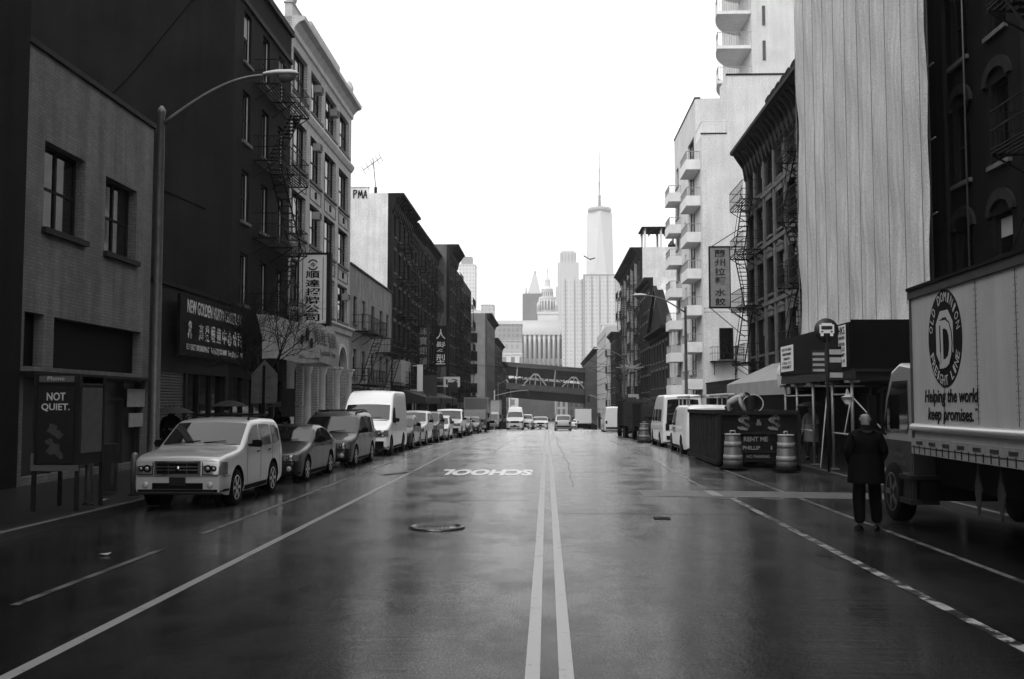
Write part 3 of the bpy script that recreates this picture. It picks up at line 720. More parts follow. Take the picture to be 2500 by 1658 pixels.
# pavement shed: hoarding, deck, posts, braces
sh = thing('pavement_shed', 'black hoarded pavement shed on steel pipe posts below the netting', 'scaffold shed', (8.2, 27.1, 0))
s = MB(); s.box(-.04, 0, 0, 8.0, 2.95, 4.2); s.box(0, 3.2, -.04, 0, 2.95, 4.26); s.box(0, 3.2, 8.0, 8.04, 2.95, 4.1)
s.build('hoarding', M['ply'], sh)
s = MB(); s.box(.002, 3.2, .002, 7.99, 2.86, 2.98)
for y in range(0, 8): s.box(.0, 3.2, y+.3, y+.42, 2.62, 2.86)
s.box(-.02, .12, 0, 8, 2.66, 2.86); s.build('deck', M['dark'], sh)
for (y, x) in [(0.25, .08), (2.1, .08), (4.2, .08), (6.2, .08), (7.8, .08), (.25, 3.0), (4.2, 3.0), (7.8, 3.0)]:
    s = MB(); s.bar((x, y, .12), (x, y, 2.64), .045, n=8); s.box(x-.12, x+.12, y-.12, y+.12, .1, .14); s.box(x-.2, x+.2, y-.05, y+.05, 2.56, 2.63); s.build('post', M['steel'], sh)
for a, c in ((.25, 2.1), (4.2, 6.2), (6.2, 7.8)):
    for zz in (1.15, 2.25): s = MB(); s.bar((.08, a, zz), (.08, c, zz), .024, n=6); s.build('rail_pipe', M['pale'], sh)
for p_, q_ in (((-.02, 2.3, 2.3), (-.55, 1.2, .2)), ((.08, .25, 2.3), (-.25, -.1, 1.2)), ((.08, .3, 2.2), (.6, -.6, 1.3))): s = MB(); s.bar(p_, q_, .018, n=6); s.build('brace_pipe', M['pale'], sh)
# crumpled plastic bag tied on the near post
s = MB(); s.lathe([(.02, -.15), (.09, -.13), (.14, -.05), (.13, .03), (.08, .1), (.04, .13), (.02, .2)], 12, smooth=False)
for i, v in enumerate(s.v): s.v[i] = v*(1+.3*math.sin(i*12.9))
o = s.build('plastic_bag', M['pale'], loc=(8.0, 26.85, 2.13)); tag(o, 'crumpled pale plastic sheet tied on the near shed post behind the man', 'plastic sheet')
# notices on the shed
def notice(x, y0, y1, z0, z1, lines, lab, facing='street'):
    t = thing('notice_board', lab, 'notice', (x, y1, z0), R(-90))
    s = MB(); s.box(0, y1-y0, -.015, 0, 0, z1-z0); s.build('sheet', M['white'], t)
    s = MB(); h_ = z1-z0
    for tx, fz, hh, ww in lines: put_text(s, tx, ((y1-y0)*(.5-ww/2), -.018, h_*fz), (1,0,0), (0,0,1), (y1-y0)*ww, h_*hh, .004, offset=.01)
    s.build('lettering', M['black'], t)
notice(8.155, 33.2, 34.9, 3.08, 3.95, [('POST NO BILLS', .8, .1, .8), ('WORK IN PROGRESS', .62, .1, .7), ('CONTRACTOR', .45, .09, .5), ('CALL 311', .28, .1, .7), ('PERMIT', .1, .12, .75)], 'large white notice at the far end of the shed hoarding')
notice(8.155, 27.4, 28.05, 3.0, 4.15, [('HKS', .78, .18, .9), ('BUILDERS', .66, .07, .8), ('POST NO', .5, .08, .8), ('BILLS', .38, .08, .8), ('PERMIT', .25, .07, .8), ('NO. 93', .1, .08, .8)], 'tall narrow white notice lettered HKS at the near end of the shed hoarding')
# bus stop sign pole in front of the shed
bs = thing('bus_stop_sign', 'round bus stop sign with route plates on a pole before the black shed', 'bus stop sign', (7.75, 31.0 - 3.2, .12))
s = MB(); s.bar((0,0,0), (0,0,3.95), .04, n=8); s.build('pole', M['dark2'], bs)
s = MB(); s.lathe([(.001, -.03), (.33, -.03), (.34, 0), (.33, .03), (.001, .03)], 28, (0, 0, 3.9), 'Y'); s.build('disc', M['dark'], bs)
s = MB(); s.box(-.2, .2, -.045, -.032, 3.82, 4.06); s.box(-.17, -.09, -.045, -.032, 3.74, 3.82); s.box(.09, .17, -.045, -.032, 3.74, 3.82); s.box(-.14, .14, -.045, -.032, 4.06, 4.1); s.m = 1; s.box(-.15, .15, -.055, -.046, 3.92, 4.02); s.box(-.16, -.1, -.055, -.046, 3.84, 3.88); s.box(.1, .16, -.055, -.046, 3.84, 3.88)
s.build('bus_symbol', [M['signw'], M['dark']], bs)
s = MB(); s.box(-.42, -.05, -.03, -.01, 2.75, 3.35); s.m = 1
for z in (3.25, 3.1, 2.95, 2.8): s.box(-.40, -.08, -.035, -.031, z-.04, z+.03)
s.m = 2; s.box(.05, .42, -.03, -.01, 2.55, 3.45); s.m = 1
for z in (3.3, 3.08, 2.66): s.box(.06, .41, -.036, -.031, z-.07, z+.07)
s.build('route_plates', [M['dark'], M['pale'], M['dark2']], bs)

# R3 ornate dark tenement with fire escapes
y0, y1 = 39.55, 56.8
ops = []
for z in (4.6, 7.6, 10.6, 13.2):
    for x in (.7, 2.9, 5.3, 7.6, 9.9, 12.3, 14.9): ops.append((x, round(x+1.0, 2), z, round(z+1.85, 2)))
ops.append((.5, 16.7, -.1, 2.6))
b = bld('tenement_building', 'ornate dark tenement with bracketed cornice and two ladder stacks beyond the netting', 'R', 11.5, y0, y1, 16.4, -1, 10, M['tenement'], ops)
for o in ops[:-1]: window(b, *o, 'dh', lintel='pediment')
each('pilaster', [MB().box(x, x+.4, -.10, -.003, 3.4, 14.8) for x in (0, 2.1, 4.4, 6.7, 9.0, 11.4, 13.7, 16.7)], M['trimpale'], b)
each('string_course', [MB().box(0, y1-y0, -.14, -.001, z-.1, z+.1) for z in (3.3, 7.15, 10.2, 12.9)], M['trimpale'], b)
cornice(b, -.02, y1-y0+.1, 16.4, .95, 1.5, brk=.8)
for k in range(9):
    s = MB(); s.lathe([(.02, 16.4), (.16, 16.45), (.2, 16.65), (.1, 16.85), (.02, 16.95)], 8, (y1-y0-.3-k*1.0, -.7, 0)); s.build('cornice_finial', M['trim'], b)
s = MB(); s.box(0, 8.5, -.6, -.3, 16.41, 16.8); s.build('parapet', M['trim'], b)
fire_escape(b, .5, 4.2, [4.2, 7.2, 10.2, 12.9][::1], d=1.1)
fe_ = fire_escape(b, 12.0, 16.2, [4.2, 7.2, 10.2, 12.9], d=1.15)
s = MB(); s.box(.5, 16.7, .2, .25, -.1, 2.6); s.build('shopfront', [M['black']], b)
# awning
aw = thing('shop_awning', 'long pale sloping awning on the right pavement behind the skip', 'awning', (11.45, 51.0, 0), R(-90))
s = MB(); s.prism([(0, 4.0), (-2.3, 2.95), (-2.3, 2.35), (-2.26, 2.35), (-2.26, 2.9), (0, 3.95)], 0, 13.2); s.build('canvas', mat('awning canvas', .26, .8, 1.2, .2), aw)
s = MB()
for x in (0, 4, 8, 13): s.bar((x+.05, -2.2, 2.4), (x+.05, 0, 2.7), .02, n=6)
s.build('awning_frame', M['iron'], aw)
aw = thing('shop_awning', 'short rounded white awning between the long awning and the shed', 'awning', (11.45, 37.8, 0), R(-90))
s = MB(); s.prism([(0, 4.1)]+[(-2.4+.4*math.cos(a) - .0, 3.1+.5*math.sin(a)) for a in [math.pi/2+math.pi/2*k/5 for k in range(6)]]+[(-2.75, 2.6), (0, 2.6)], 0, 1.9); s.build('canvas', mat('white awning canvas', .5, .7, 2, .15), aw)
# vertical sign with Chinese characters
vs_ = thing('vertical_sign', 'narrow pale hanging sign with six Chinese characters beside the right fire escape', 'sign', (11.4, 57.0, 0))
s = MB(); s.box(-2.05, -.95, -.14, .14, 7.5, 10.9); s.build('sign_box', mat('sign face grey', .24, .6, 3, .2), vs_)
s = MB(); [s.box(*q) for q in ((-2.1, -.9, -.16, .16, 10.902, 10.98), (-2.1, -.9, -.16, .16, 7.42, 7.498), (-2.1, -2.052, -.16, .16, 7.5, 10.9), (-.948, -.9, -.16, .16, 7.5, 10.9))]
s.bar((-2.1, 0, 10.95), (.2, 0, 10.95), .04, n=6); s.bar((-2.1, 0, 7.45), (.2, 0, 7.45), .04, n=6); s.bar((-1.9, 0, 11), (.0, 0, 12.2), .025, n=5); s.bar((-1, 0, 7.4), (.1, 0, 6.6), .03, n=5); s.bar((-2.0, 0, 7.4), (.6, 3.5, 6.0), .025, n=5)
s.build('sign_frame', M['iron'], vs_)
s = MB()
for i, ch in enumerate('蘭州拉麵'): put_text(s, ch, (-1.8, -.145, 10.34-i*.52), (1,0,0), (0,0,1), .6, .43, .01, offset=.012)
for i, ch in enumerate('水餃'): put_text(s, ch, (-1.8, -.145, 8.1-i*.53), (1,0,0), (0,0,1), .6, .43, .01, offset=.012)
s.build('lettering', M['dark'], vs_)

# R4 pale apartment block with balconies and round tower
y0, y1 = 73.0, 88.5; L4 = y1-y0
b = thing('apartment_block', 'pale apartment block with stacked balconies and a round balconied tower above', 'building', (11.5, y1, 0), R(-90))
ops = []
for k in range(8):
    z = -.3+2.74*k+2.0
    ops += [(.9, 2.5, z, z+1.7), (6.0, 6.7, z+.6, z+1.6), (8.3, 11.6, z-.2, z+1.9)]
ops = [tuple(round(v, 3) for v in o) for o in ops if o[3] < 24.5]
s = MB(); wall_openings(s, 0, L4-.02, -1.5, 25.5, ops+[(L4-3.0, L4-.02, 21.9, 25.5)])
s.box(L4-3.3, L4-3.0, .351, 1.9, 21.9, 25.5)
s.box(0, .3, .35, 16, -1.5, 25.5); s.box(.3, L4, 15.7, 16, -1.5, 26.3)
s.box(L4-.3, L4, .35, 1.9, -1.5, 21.9); s.box(L4-.3, L4, 1.9, 28, -1.5, 26.3)
s.box(L4-3.0, L4-.3, 1.9, 2.2, 21.9, 26.3); s.box(L4-3.0, L4-.3, .36, 1.9, 21.7, 21.88)
s.build('wall', M['apt'], b)
s = MB(); s.box(.3, L4-.3, 1.95, 15.7, 25.2, 25.4); s.build('roof', M['roofm'], b)
for o in ops: window(b, *o, 'pair' if o[1]-o[0] > 1 else 'plain', rec=.2)
s = MB(); s.box(L4-.1, L4+.06, 1.85, 28, 26.302, 26.42); s.box(0, L4-2.95, -.06, .4, 25.502, 25.6); s.box(L4-.1, L4+.05, -.08, 1.84, 21.902, 21.98); s.build('coping', M['dark2'], b)
def balcony(root, x0, x1, z, proj=1.3, rail=True, name='balcony', y=0):
    q = MB(); q.box(x0, x1, y-proj, y-.003, z-.3, z); q.box(x0, x1, y-proj-.0, y-proj+.12, z, z+.45) ; q.box(x1-.12, x1, y-proj+.12, y-.003, z, z+.45)
    o = q.build(name, M['aptedge'], root)
    q = MB()
    n = int((x1-x0)/.14)
    for i in range(n+1): x = x0+.02+(x1-x0-.04)*i/n; q.box(x-.012, x+.012, y-proj+.05, y-proj+.07, z+.45, z+1.05)
    for i in range(9): yy = y-proj+.06+(proj-.1)*i/8; q.box(x1-.07, x1-.05, yy-.012, yy+.012, z+.45, z+1.05)
    q.box(x0, x1, y-proj+.03, y-proj+.09, z+1.05, z+1.1); q.box(x1-.09, x1-.03, y-proj+.1, y-.01, z+1.05, z+1.1)
    q.build('railing', M['pale'], o); return o
for k in range(7):
    z = .6+2.74*(k+1)
    balcony(b, L4-4.4, L4-.9, z, 1.05); balcony(b, 1.0, 4.0, z-.25, 1.05)
s = MB(); n = 12
for i in range(n): s.box(L4-.06, L4-.03, .1+i*.14, .13+i*.14, 21.98, 22.85)
for i in range(22): s.box(L4-3.3+i*.15, L4-3.27+i*.15, .02, .05, 21.9, 22.85)
s.box(L4-.08, L4-.01, .05, 1.8, 22.85, 22.9); s.box(L4-3.3, L4-.05, .0, .06, 22.85, 22.9); s.build('terrace_railing', M['white'], b)
# round tower, standing back on the block
s = MB(); tx0 = L4-11.0  # tower face at Y=84
s.prism([(tx0, 6.1), (tx0, 20), (tx0-14, 20), (tx0-14, 6.1)], 25.4, 62, 'Z'); s.build('tower', M['apt'], b)
for k in range(9): z = 28.2+3.05*k; s = MB(); s.prism([(tx0-.01, 7.0), (tx0+.06, 7.0), (tx0+.06, 7.25), (tx0-.01, 7.25)], z, z+1.7, 'Z'); s.build('slit_window', M['glass'], b)
for k in range(11):
    z = 26.6+3.05*k
    arc = [(tx0-.02-(0 if False else 4.6*math.sin(t)), 6.12-3.1*math.cos(t)*1.0) for t in [math.pi*.5*j/12 for j in range(13)]]
    arc = [(tx0-.3-5.2*math.sin(t)+0, 6.1-2.9*math.cos(t)) for t in [(math.pi*.5)*j/12 for j in range(13)]]
    arc2 = [(x_-.0, y_) for x_, y_ in arc]
    s = MB(); s.prism([(tx0-.3, 6.1)]+arc2, z-.28, z, 'Z')
    for j in range(12):
        (xa, ya), (xb, yb) = arc[j], arc[j+1]
        s.prism([(xa, ya), (xb, yb), (xb*.975+(tx0-.3)*.025, yb*.975+6.1*.025), (xa*.975+(tx0-.3)*.025, ya*.975+6.1*.025)], z, z+.55, 'Z')
    o = s.build('curved_balcony', M['aptedge'], b)
    s = MB()
    for j in range(12):
        (xa, ya), (xb, yb) = arc[j], arc[j+1]
        for u in (0, .25, .5, .75): s.bar((xa+(xb-xa)*u, ya+(yb-ya)*u+.05, z+.55), (xa+(xb-xa)*u, ya+(yb-ya)*u+.05, z+1.15), .015)
        s.bar((xa, ya+.05, z+1.15), (xb, yb+.05, z+1.15), .022)
    for u in range(14): s.bar((tx0-.3, 3.25+u*.2, z), (tx0-.3, 3.25+u*.2, z+1.15), .015)
    s.bar((tx0-.3, 3.2, z+1.15), (tx0-.3, 6.1, z+1.15), .022)
    s.build('railing', M['pale'], o)
# iron balcony on its near side wall (faces the camera)
s = MB(); s.box(0, 2.0, -1.0, 0, 0, .05); s.build  # platform geometry below
s = MB(); s.box(-.2, 1.9, -1.0, 0, 5.0, 5.06)
for zz in (5.6, 6.05): s.box(-.2, 1.9, -1.02, -.98, zz, zz+.03); s.box(-.2, -.17, -1, 0, zz, zz+.03)
for i in range(12): s.box(-.2+i*.19, -.18+i*.19, -1.01, -.99, 5.06, 6.05)
s.bar((0, -.9, 5), (.1, 0, 4.1), .025); s.bar((1.7, -.9, 5), (1.6, 0, 4.1), .025)
for zz in (8.6, 8.9): s.box(-.6, 1.4, -.6, -.57, zz, zz+.03); s.box(-.6, -.57, -.6, 0, zz, zz+.03); s.box(1.37, 1.4, -.6, 0, zz, zz+.03)
o = s.build('iron_balcony', M['iron'], b); o.location = (L4, .6, 0); o.rotation_euler = (0, 0, R(90))
side_window(b, 'R', L4, 1.6, 1.0, 2.3, 5.2, 'dh'); 
# low gap-filler between R3 and R4
b = bld('shop_building', 'low dark yard shop between the ornate tenement and the pale apartment block', 'R', 11.6, 56.85, 72.95, 3.4, -1.5, 12, M['dark2'], [(1, 15, -.3, 2.4)])
s = MB(); s.box(1, 15, .2, .25, -.3, 2.4); s.build('shopfront', [M['black']], b); s = MB(); s.box(0, 16, -.05, .4, 3.402, 3.5); s.build('coping', M['dark2'], b)
# white low building after the apartment block
tenement('white_building', 'low white building with few windows next to the pale apartment block', 'R', 11.5, 88.55, 93.6, 9.4, 2, 2, M['apt'], cor=False, fe=None, zb=-2, winh=2.2)
# church hall with pediment
b = tenement('church_hall', 'dark gabled church hall with a white pediment roof among the tenements', 'R', 11.4, 93.65, 109.5, 9.3, 6, 2, M['tenement2'], fe=None, zb=-2.5, corp=.8, cor_h=.8, depth=16)
s = MB(); s.prism([(0, 9.32), (15.8, 9.32), (7.9, 13.6)], -.15, .5, 'Y'); s.build('pediment', M['tenement2'], b)
s = MB(); s.prism([(-.4, 9.3), (7.9, 14.0), (16.2, 9.3), (15.7, 9.3), (7.9, 13.65), (.1, 9.3)], -.5, -.16, 'Y'); s.build('pediment_moulding', M['trim'], b)
s = MB(); s.prism([(.1, 9.36), (15.7, 9.36), (7.9, 13.58)], .51, 15, 'Y'); s.build('gable_roof', M['white'], b)
# L2 and K
tenement('tenement_building', 'mid height dark tenement with a pale blank side wall behind the gabled hall', 'R', 11.5, 110.5, 122.6, 16, 5, 4, M['tenement'], sides=M['whitewall'], zb=-2.5, depth=20, fe=(.3, .7))
K = tenement('tenement_building', 'tall ribbed tenement with pale side wall and a roof pergola on the right', 'R', 11.5, 122.65, 152, 21.3, 10, 6, M['tenement2'], sides=M['whitewall'], zb=-3.5, depth=16, fe=(.05, .2), corp=1.2, cor_h=1.4)
fire_escape(K, 22, 27, [3.2+2.75*i for i in range(6)]); fire_escape(K, 9, 13, [3.2+2.75*i for i in range(6)])
each('pilaster', [MB().box(x, x+.5, -.3, -.002, 3, 19.8) for x in (2.0, 7.8, 13.6, 19.4, 25.2)], M['pale'], K)
pg = thing('roof_pergola', 'dark roof pergola with planters on the ribbed right tenement', 'pergola', (12.2, 124, 21.3))
s = MB()
for x in (0, 2, 4, 6, 8): s.box(x, x+.25, 0, .25, 0, 2.6); s.box(x, x+.25, 4, 4.25, 0, 2.6)
s.build('posts', M['white'], pg)
s = MB(); s.box(-.3, 8.8, -.3, 4.6, 2.6, 2.75)
for x in range(0, 9): s.box(x, x+.08, -.4, 4.7, 2.3, 2.6)
s.build('canopy', M['dark2'], pg)
s = MB()
for x in (3.4, 4.2, 5.0, 6.2, 7.1): s.lathe([(.02, 0), (.4, .1), (.5, .4), (.3, .7), (.05, 1.0)], 9, (x, -.1, 0), smooth=False)
s.build('planters', M['dark'], pg)
# far right buildings
fw = mat('pale far wall', .42, .8, .2, .2)
b = tenement('white_building', 'plain pale building beyond the right tenements beside the bridge', 'R', 10.6, 178, 210, 15.8, 8, 5, fw, sides=fw, fe=None, zb=-7, depth=30, cor=False)
s = MB(); s.box(8, 20, 4, 16, 15.8, 20); s.build('roof_house', fw, b)
tenement('tenement_building', 'narrow far corner house on the right with a slanting canopy', 'R', 11.0, 160, 172, 13.5, 4, 4, M['tenement2'], fe=(.2, .6), zb=-6, depth=14)
b = tenement('tenement_building', 'long grey tenement block at the far right end before the bridge', 'R', 10.8, 212, 300, 14, 16, 5, M['grey'], fe=None, zb=-7, depth=20)
# ================= BRIDGE AND SKYLINE =================
br = thing('bridge', 'double deck steel bridge with pale truss peaks crossing the far end of the street', 'bridge', (-11.3, 280, 0))
br.rotation_euler = (0, R(4.7), 0)
steelb = mat('bridge paint', .06, .6, .8, .3); steeld = mat('dark girder', .008, .7, .8, .3); pe = mat('truss paint', .3, .6, 1, .2)
xa_, xb_ = -45, 60
s = MB(); s.box(xa_, xb_, .1, 9, 3.7, 6.2)
for i in range(52): s.box(xa_+2*i, xa_+.15+2*i, -.06, .1, 3.7, 6.0)
s.build('deck_girder', steeld, br)
s = MB(); s.box(xa_, xb_, -.3, .0, 6.1, 7.8)
for i in range(70): s.box(xa_+1.5*i, xa_+.12+1.5*i, -.4, -.3, 6.1, 7.8)
s.build('side_plate', steelb, br)
s = MB(); s.box(xa_, xb_, -.5, .0, 12.4, 13.6); s.box(xa_, xb_, -.6, -.5, 13.3, 13.5); s.box(xa_, xb_, 8.8, 9.2, 10.0, 13.4); s.build('upper_parapet', steelb, br)
s = MB(); s.box(xa_, xb_, .0, 8.8, 11.3, 12.5); s.box(xa_, xb_, .2, .7, 10.0, 11.3); s.build('upper_deck', steeld, br)  # near-black deck and beam carry the shade under the upper deck in their colour
s = MB()
for c in [7.4+10.7*k for k in range(-4, 5)]:
    for sg in (-1, 1): s.bar((c+sg*3.1, -.1, 7.9), (c+sg*.5, -.1, 10.9), .22, .16)
    s.box(c-.7, c+.7, -.25, .05, 10.5, 11.0); s.box(c-.12, c+.12, -.15, .05, 7.8, 10.5)
    s.box(c-1.6, c-1.45, -.15, .05, 7.8, 9.3); s.box(c+1.45, c+1.6, -.15, .05, 7.8, 9.3)
    s.box(c-5.35-.15, c-5.35+.15, -.15, .05, 7.8, 12.4)
s.build('truss', pe, br)
s = MB()
for c in range(xa_, xb_, 1): s.box(c, c+.06, -.2, -.12, 7.8, 8.8)
s.box(xa_, xb_, -.2, -.12, 8.75, 8.85); s.build('railing', steelb, br)
s = MB()
for c in range(xa_, xb_, 2): s.box(c, c+.2, 8.4, 8.6, 7.8, 11.3)
s.box(xa_, xb_, 8.4, 8.6, 7.8, 9.3)
for c in range(xa_, xb_, 6): s.bar((c, 8.5, 9.3), (c+3, 8.5, 11.3), .12); s.bar((c+3, 8.5, 11.3), (c+6, 8.5, 9.3), .12)
s.build('far_posts', steeld, br)
for c in (-2.5, 22.0):
    s = MB(); s.box(c, c+1.4, .6, 8.6, -9, 3.7); s.box(c-.3, c+1.7, .4, 8.8, 2.6, 3.68); s.build('pier', M['grey'], br)
# buildings seen under and behind the bridge
def far_block(name, lab, x, y, wd, dp, z1, m, parts=None, zb=-10, cat='building', group=None):
    o = thing(name, lab, cat, (x, y, 0), group=group)
    s = MB(); s.box(0, wd, 0, dp, zb, z1); s.build('wall', m, o)
    s = MB(); s.box(-.3, wd+.3, -.3, dp+.3, z1+.01, z1+.8); s.build('roof', m, o)
    return o
wm = lambda n, g, g2, bw, rh, ms: mat(n, g, .8, 0, kind='windows', g2=g2, bw=bw, rh=rh, ms=ms)  # far tower greys raised paler, part of the haze sits in their colour
far_block('brick_building', 'brown block with faint bands closing the view below the bridge', -12.5, 440, 16, 20, 8, mat('far brown wall', .09, .8, .15, .3))
far_block('brick_building', 'lighter narrow block right of the brown block below the bridge', 4.2, 441, 5, 20, 8, wm('far light', .4, .12, 2.2, 3.6, .5))
far_block('brick_building', 'dark narrow block below the right half of the bridge', 9.6, 436, 12, 20, 8, wm('far dark', .09, .04, 2.2, 3.6, .5))
far_block('brick_building', 'dark shaded houses below the left half of the bridge', -36, 400, 20, 20, 16, wm('far dark2', .12, .05, 2.4, 3.6, .5))
far_block('white_building', 'low white building showing above the left end of the bridge', -22, 470, 10.2, 20, 25, wm('far white', .6, .2, 4, 5, 1.1))
far_block('white_building', 'grey flat block behind the low white building left of the domed tower', -36, 560, 22, 20, 37, wm('far white2', .42, .3, 3, 4, .8))
far_block('white_building', 'hazy flat roofed block far left of the domed tower', -58, 760, 39, 20, 62, wm('far white3', .3, .2, 3.4, 4, .8))
# courthouse-like base with columns
ch = thing('columned_building', 'pale civic building with tall columns and wide steps above the bridge', 'building', (-42, 800, 0))
st = mat('far limestone', .58, .8, .02, .15); stw = mat('far shadow stone', .14, .8)
s = MB(); s.box(0, 72, 2, 40, -10, 66); s.box(-1.2, 73, -2.2, 42, 57, 60.5); s.box(0, 72, -1, 40, 60.5, 63); s.box(2, 60, 3, 38, 66, 69); s.build('wall', st, ch)
each('column', [MB().lathe([(1.1, 18), (1.0, 50), (1.3, 57)], 10, (1.5+i*3.85, -.6, 0)) for i in range(19)], st, ch)
s = MB()
for i in range(18):
    s.box(2.9+i*3.85, 4.6+i*3.85, 1.9, 2.0, 38, 54); s.box(2.9+i*3.85, 4.6+i*3.85, 1.9, 2.0, 22, 33)
s.build('windows', stw, ch)
# municipal tower
mu = thing('civic_tower', 'pale civic tower rising in tiers to a small domed lantern', 'tower', (-13, 1330, 0))
s = MB(); s.box(-32, 32, 0, 40, -10, 92); s.box(-33, 33, -1, 41, 92, 95); s.box(-27, 27, 3, 40, 95, 100)
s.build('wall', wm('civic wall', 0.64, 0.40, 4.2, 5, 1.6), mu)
c = (16, 20, 0); c = (14, 18, 0)
s = MB(); s.box(1, 28, 5, 31, 100, 122); s.box(0, 29, 4, 32, 122, 125)
s.build('tower_base', wm('civic wall 2', 0.64, 0.40, 3.2, 7, 1.3), mu)
s = MB(); s.lathe([(10.6, 125), (10.6, 143), (11.4, 143.5), (11.4, 146)], 20, c, smooth=False)
for k in range(16):
    t = 2*math.pi*k/16; s.bar((c[0]+11.2*math.cos(t), c[1]+11.2*math.sin(t), 125), (c[0]+11.2*math.cos(t), c[1]+11.2*math.sin(t), 143), .9, n=6)
s.lathe([(8, 146), (7.6, 155), (8.3, 155.5), (8.3, 157), (5, 160), (4, 161), (3.6, 168), (4.2, 168.5), (3, 171), (1, 174), (.6, 178)], 16, c, smooth=False); s.build('lantern', st, mu)
s = MB()
for k in range(16):
    t = 2*math.pi*(k+.5)/16; x_, y_ = c[0]+10.7*math.cos(t), c[1]+10.7*math.sin(t); s.box(x_-.8, x_+.8, y_-.8, y_+.8, 128, 140)
    x_, y_ = c[0]+7.7*math.cos(t), c[1]+7.7*math.sin(t); s.box(x_-.6, x_+.6, y_-.6, y_+.6, 147, 153)
s.build('openings', stw, mu)
s = MB(); s.lathe([(.5, 178), (.9, 180), (1.0, 183), (.5, 184.5), (.6, 185.5), (.1, 187)], 8, c); s.build('statue', st, mu)
for sx in (1.5, 26):
    s = MB(); s.lathe([(1.8, 125), (1.8, 133), (2.2, 133.5), (.2, 139)], 8, (sx, 7, 0)); s.build('corner_turret', st, mu)
# courthouse tower with netting and pyramid roof
ct = thing('courthouse_tower', 'square courthouse tower wrapped in dark netting below a pale pyramid roof', 'tower', (-33, 1400, 0))
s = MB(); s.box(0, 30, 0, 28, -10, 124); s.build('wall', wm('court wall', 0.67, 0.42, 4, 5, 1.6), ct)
s = MB(); s.box(-1.0, 31.5, -1.2, 29, 112, 157); s.prism([(-1, 112), (31.5, 112), (24, 106), (4, 104)], -1.1, 0, 'Y'); s.build('dark_netting', mat('far dark netting', .14, .9, .05, .3), ct)  # netting grey lifted, some distance haze mixed into it
s = MB(); s.add([(6, 5, 157), (25, 5, 157), (25, 24, 157), (6, 24, 157), (17.6, 14, 190), (15.4, 14, 190), (16.5, 15, 190)], [(0,1,4,5), (1,2,6,4), (2,3,6), (3,0,5,6), (4,5,6)])
s.lathe([(1.4, 186), (2, 188), (1.4, 191), (.3, 192), (.1, 203)], 8, (16.5, 14, 0)); s.lathe([(1, 157), (1, 164), (.1, 168)], 6, (4, 3, 0)); s.lathe([(1, 157), (1, 164), (.1, 168)], 6, (27, 3, 0))
s.build('pyramid_roof', mat('far pale roof', .5, .6), ct)
# residential slabs
sl = thing('tower_block', 'broad grey residential slab with vertical ribs right of the domed tower', 'tower block', (12, 760, 0))
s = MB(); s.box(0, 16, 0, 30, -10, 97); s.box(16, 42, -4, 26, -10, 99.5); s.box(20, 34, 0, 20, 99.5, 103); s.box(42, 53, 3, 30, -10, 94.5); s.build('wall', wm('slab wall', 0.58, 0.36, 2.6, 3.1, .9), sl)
s = MB(); [s.box(x, x+.9, -.4, 0, -10, 97) for x in (2, 9, 14.8)]; [s.box(x, x+.8, -4.6, -4, -10, 99) for x in (16.2, 22, 28, 34, 40)]; s.box(15, 16, -.3, .0, -10, 96); s.build('ribs', mat('far rib', .33, .8), sl)
s = MB(); s.box(15.8, 42.3, -4.3, -3, 99.5, 100.3); s.box(42, 53.3, 2.6, 3.4, 94.5, 95.4); s.build('roof_edge', mat('far roof edge', .33, .8), sl)
tb = thing('tower_block', 'slender stepped grey tower between the domed tower and the glass skyscraper', 'tower block', (18, 1500, 0))
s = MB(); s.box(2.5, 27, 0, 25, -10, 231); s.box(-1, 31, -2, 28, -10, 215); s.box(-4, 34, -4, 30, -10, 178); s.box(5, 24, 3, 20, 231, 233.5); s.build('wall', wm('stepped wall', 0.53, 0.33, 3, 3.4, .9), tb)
s = MB(); [s.box(x, x+1.6, -.6, 0, 216, 229) for x in (5, 10, 15, 20, 24.5)]; s.build('top_pilasters', mat('far pilaster', .33, .8), tb)
# glass skyscraper with spire
gl = thing('glass_skyscraper', 'tall tapering glass skyscraper with ring and spire fading into the mist', 'skyscraper', (113, 2100, 0))
def ring_(h, z): 
    a = 31; 
    if h == 0: return [(a*x, a*y, z) for x, y in ((-1,-1), (0,-1), (1,-1), (1,0), (1,1), (0,1), (-1,1), (-1,0))]
    return [(-a*.5, -a*.5, z), (0, -a, z), (a*.5, -a*.5, z), (a, 0, z), (a*.5, a*.5, z), (0, a, z), (-a*.5, a*.5, z), (-a, 0, z)]
s = MB(); s.box(-31, 31, -31, 31, -10, 56)
lo = [(-31,-31,56), (31,-31,56), (31,31,56), (-31,31,56)]; hi = [(0,-31,406), (31,0,406), (0,31,406), (-31,0,406)]
hi = [(p[0]*.86, p[1]*.86, p[2]) for p in hi]
s.add(lo+hi, [(0,1,4), (1,5,4), (1,2,5), (2,6,5), (2,3,6), (3,7,6), (3,0,7), (0,4,7), (4,5,6,7)])
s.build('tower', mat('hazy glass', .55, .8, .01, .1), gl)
s = MB(); s.lathe([(20, 408), (25, 408.5), (25.5, 413), (24, 416), (20, 416)], 32); s.lathe([(8, 402), (8, 420)], 12); s.build('crown_ring', mat('crown ring', .3, .5), gl)
s = MB(); s.lathe([(3.4, 415), (2.6, 440), (3.6, 440.5), (3.6, 443), (2, 444), (1.7, 470), (2.4, 470.5), (2.4, 472), (1.4, 473), (1.2, 500), (1.8, 500.5), (1, 502), (.7, 541)], 8); s.build('spire', mat('spire steel', .25, .4), gl)
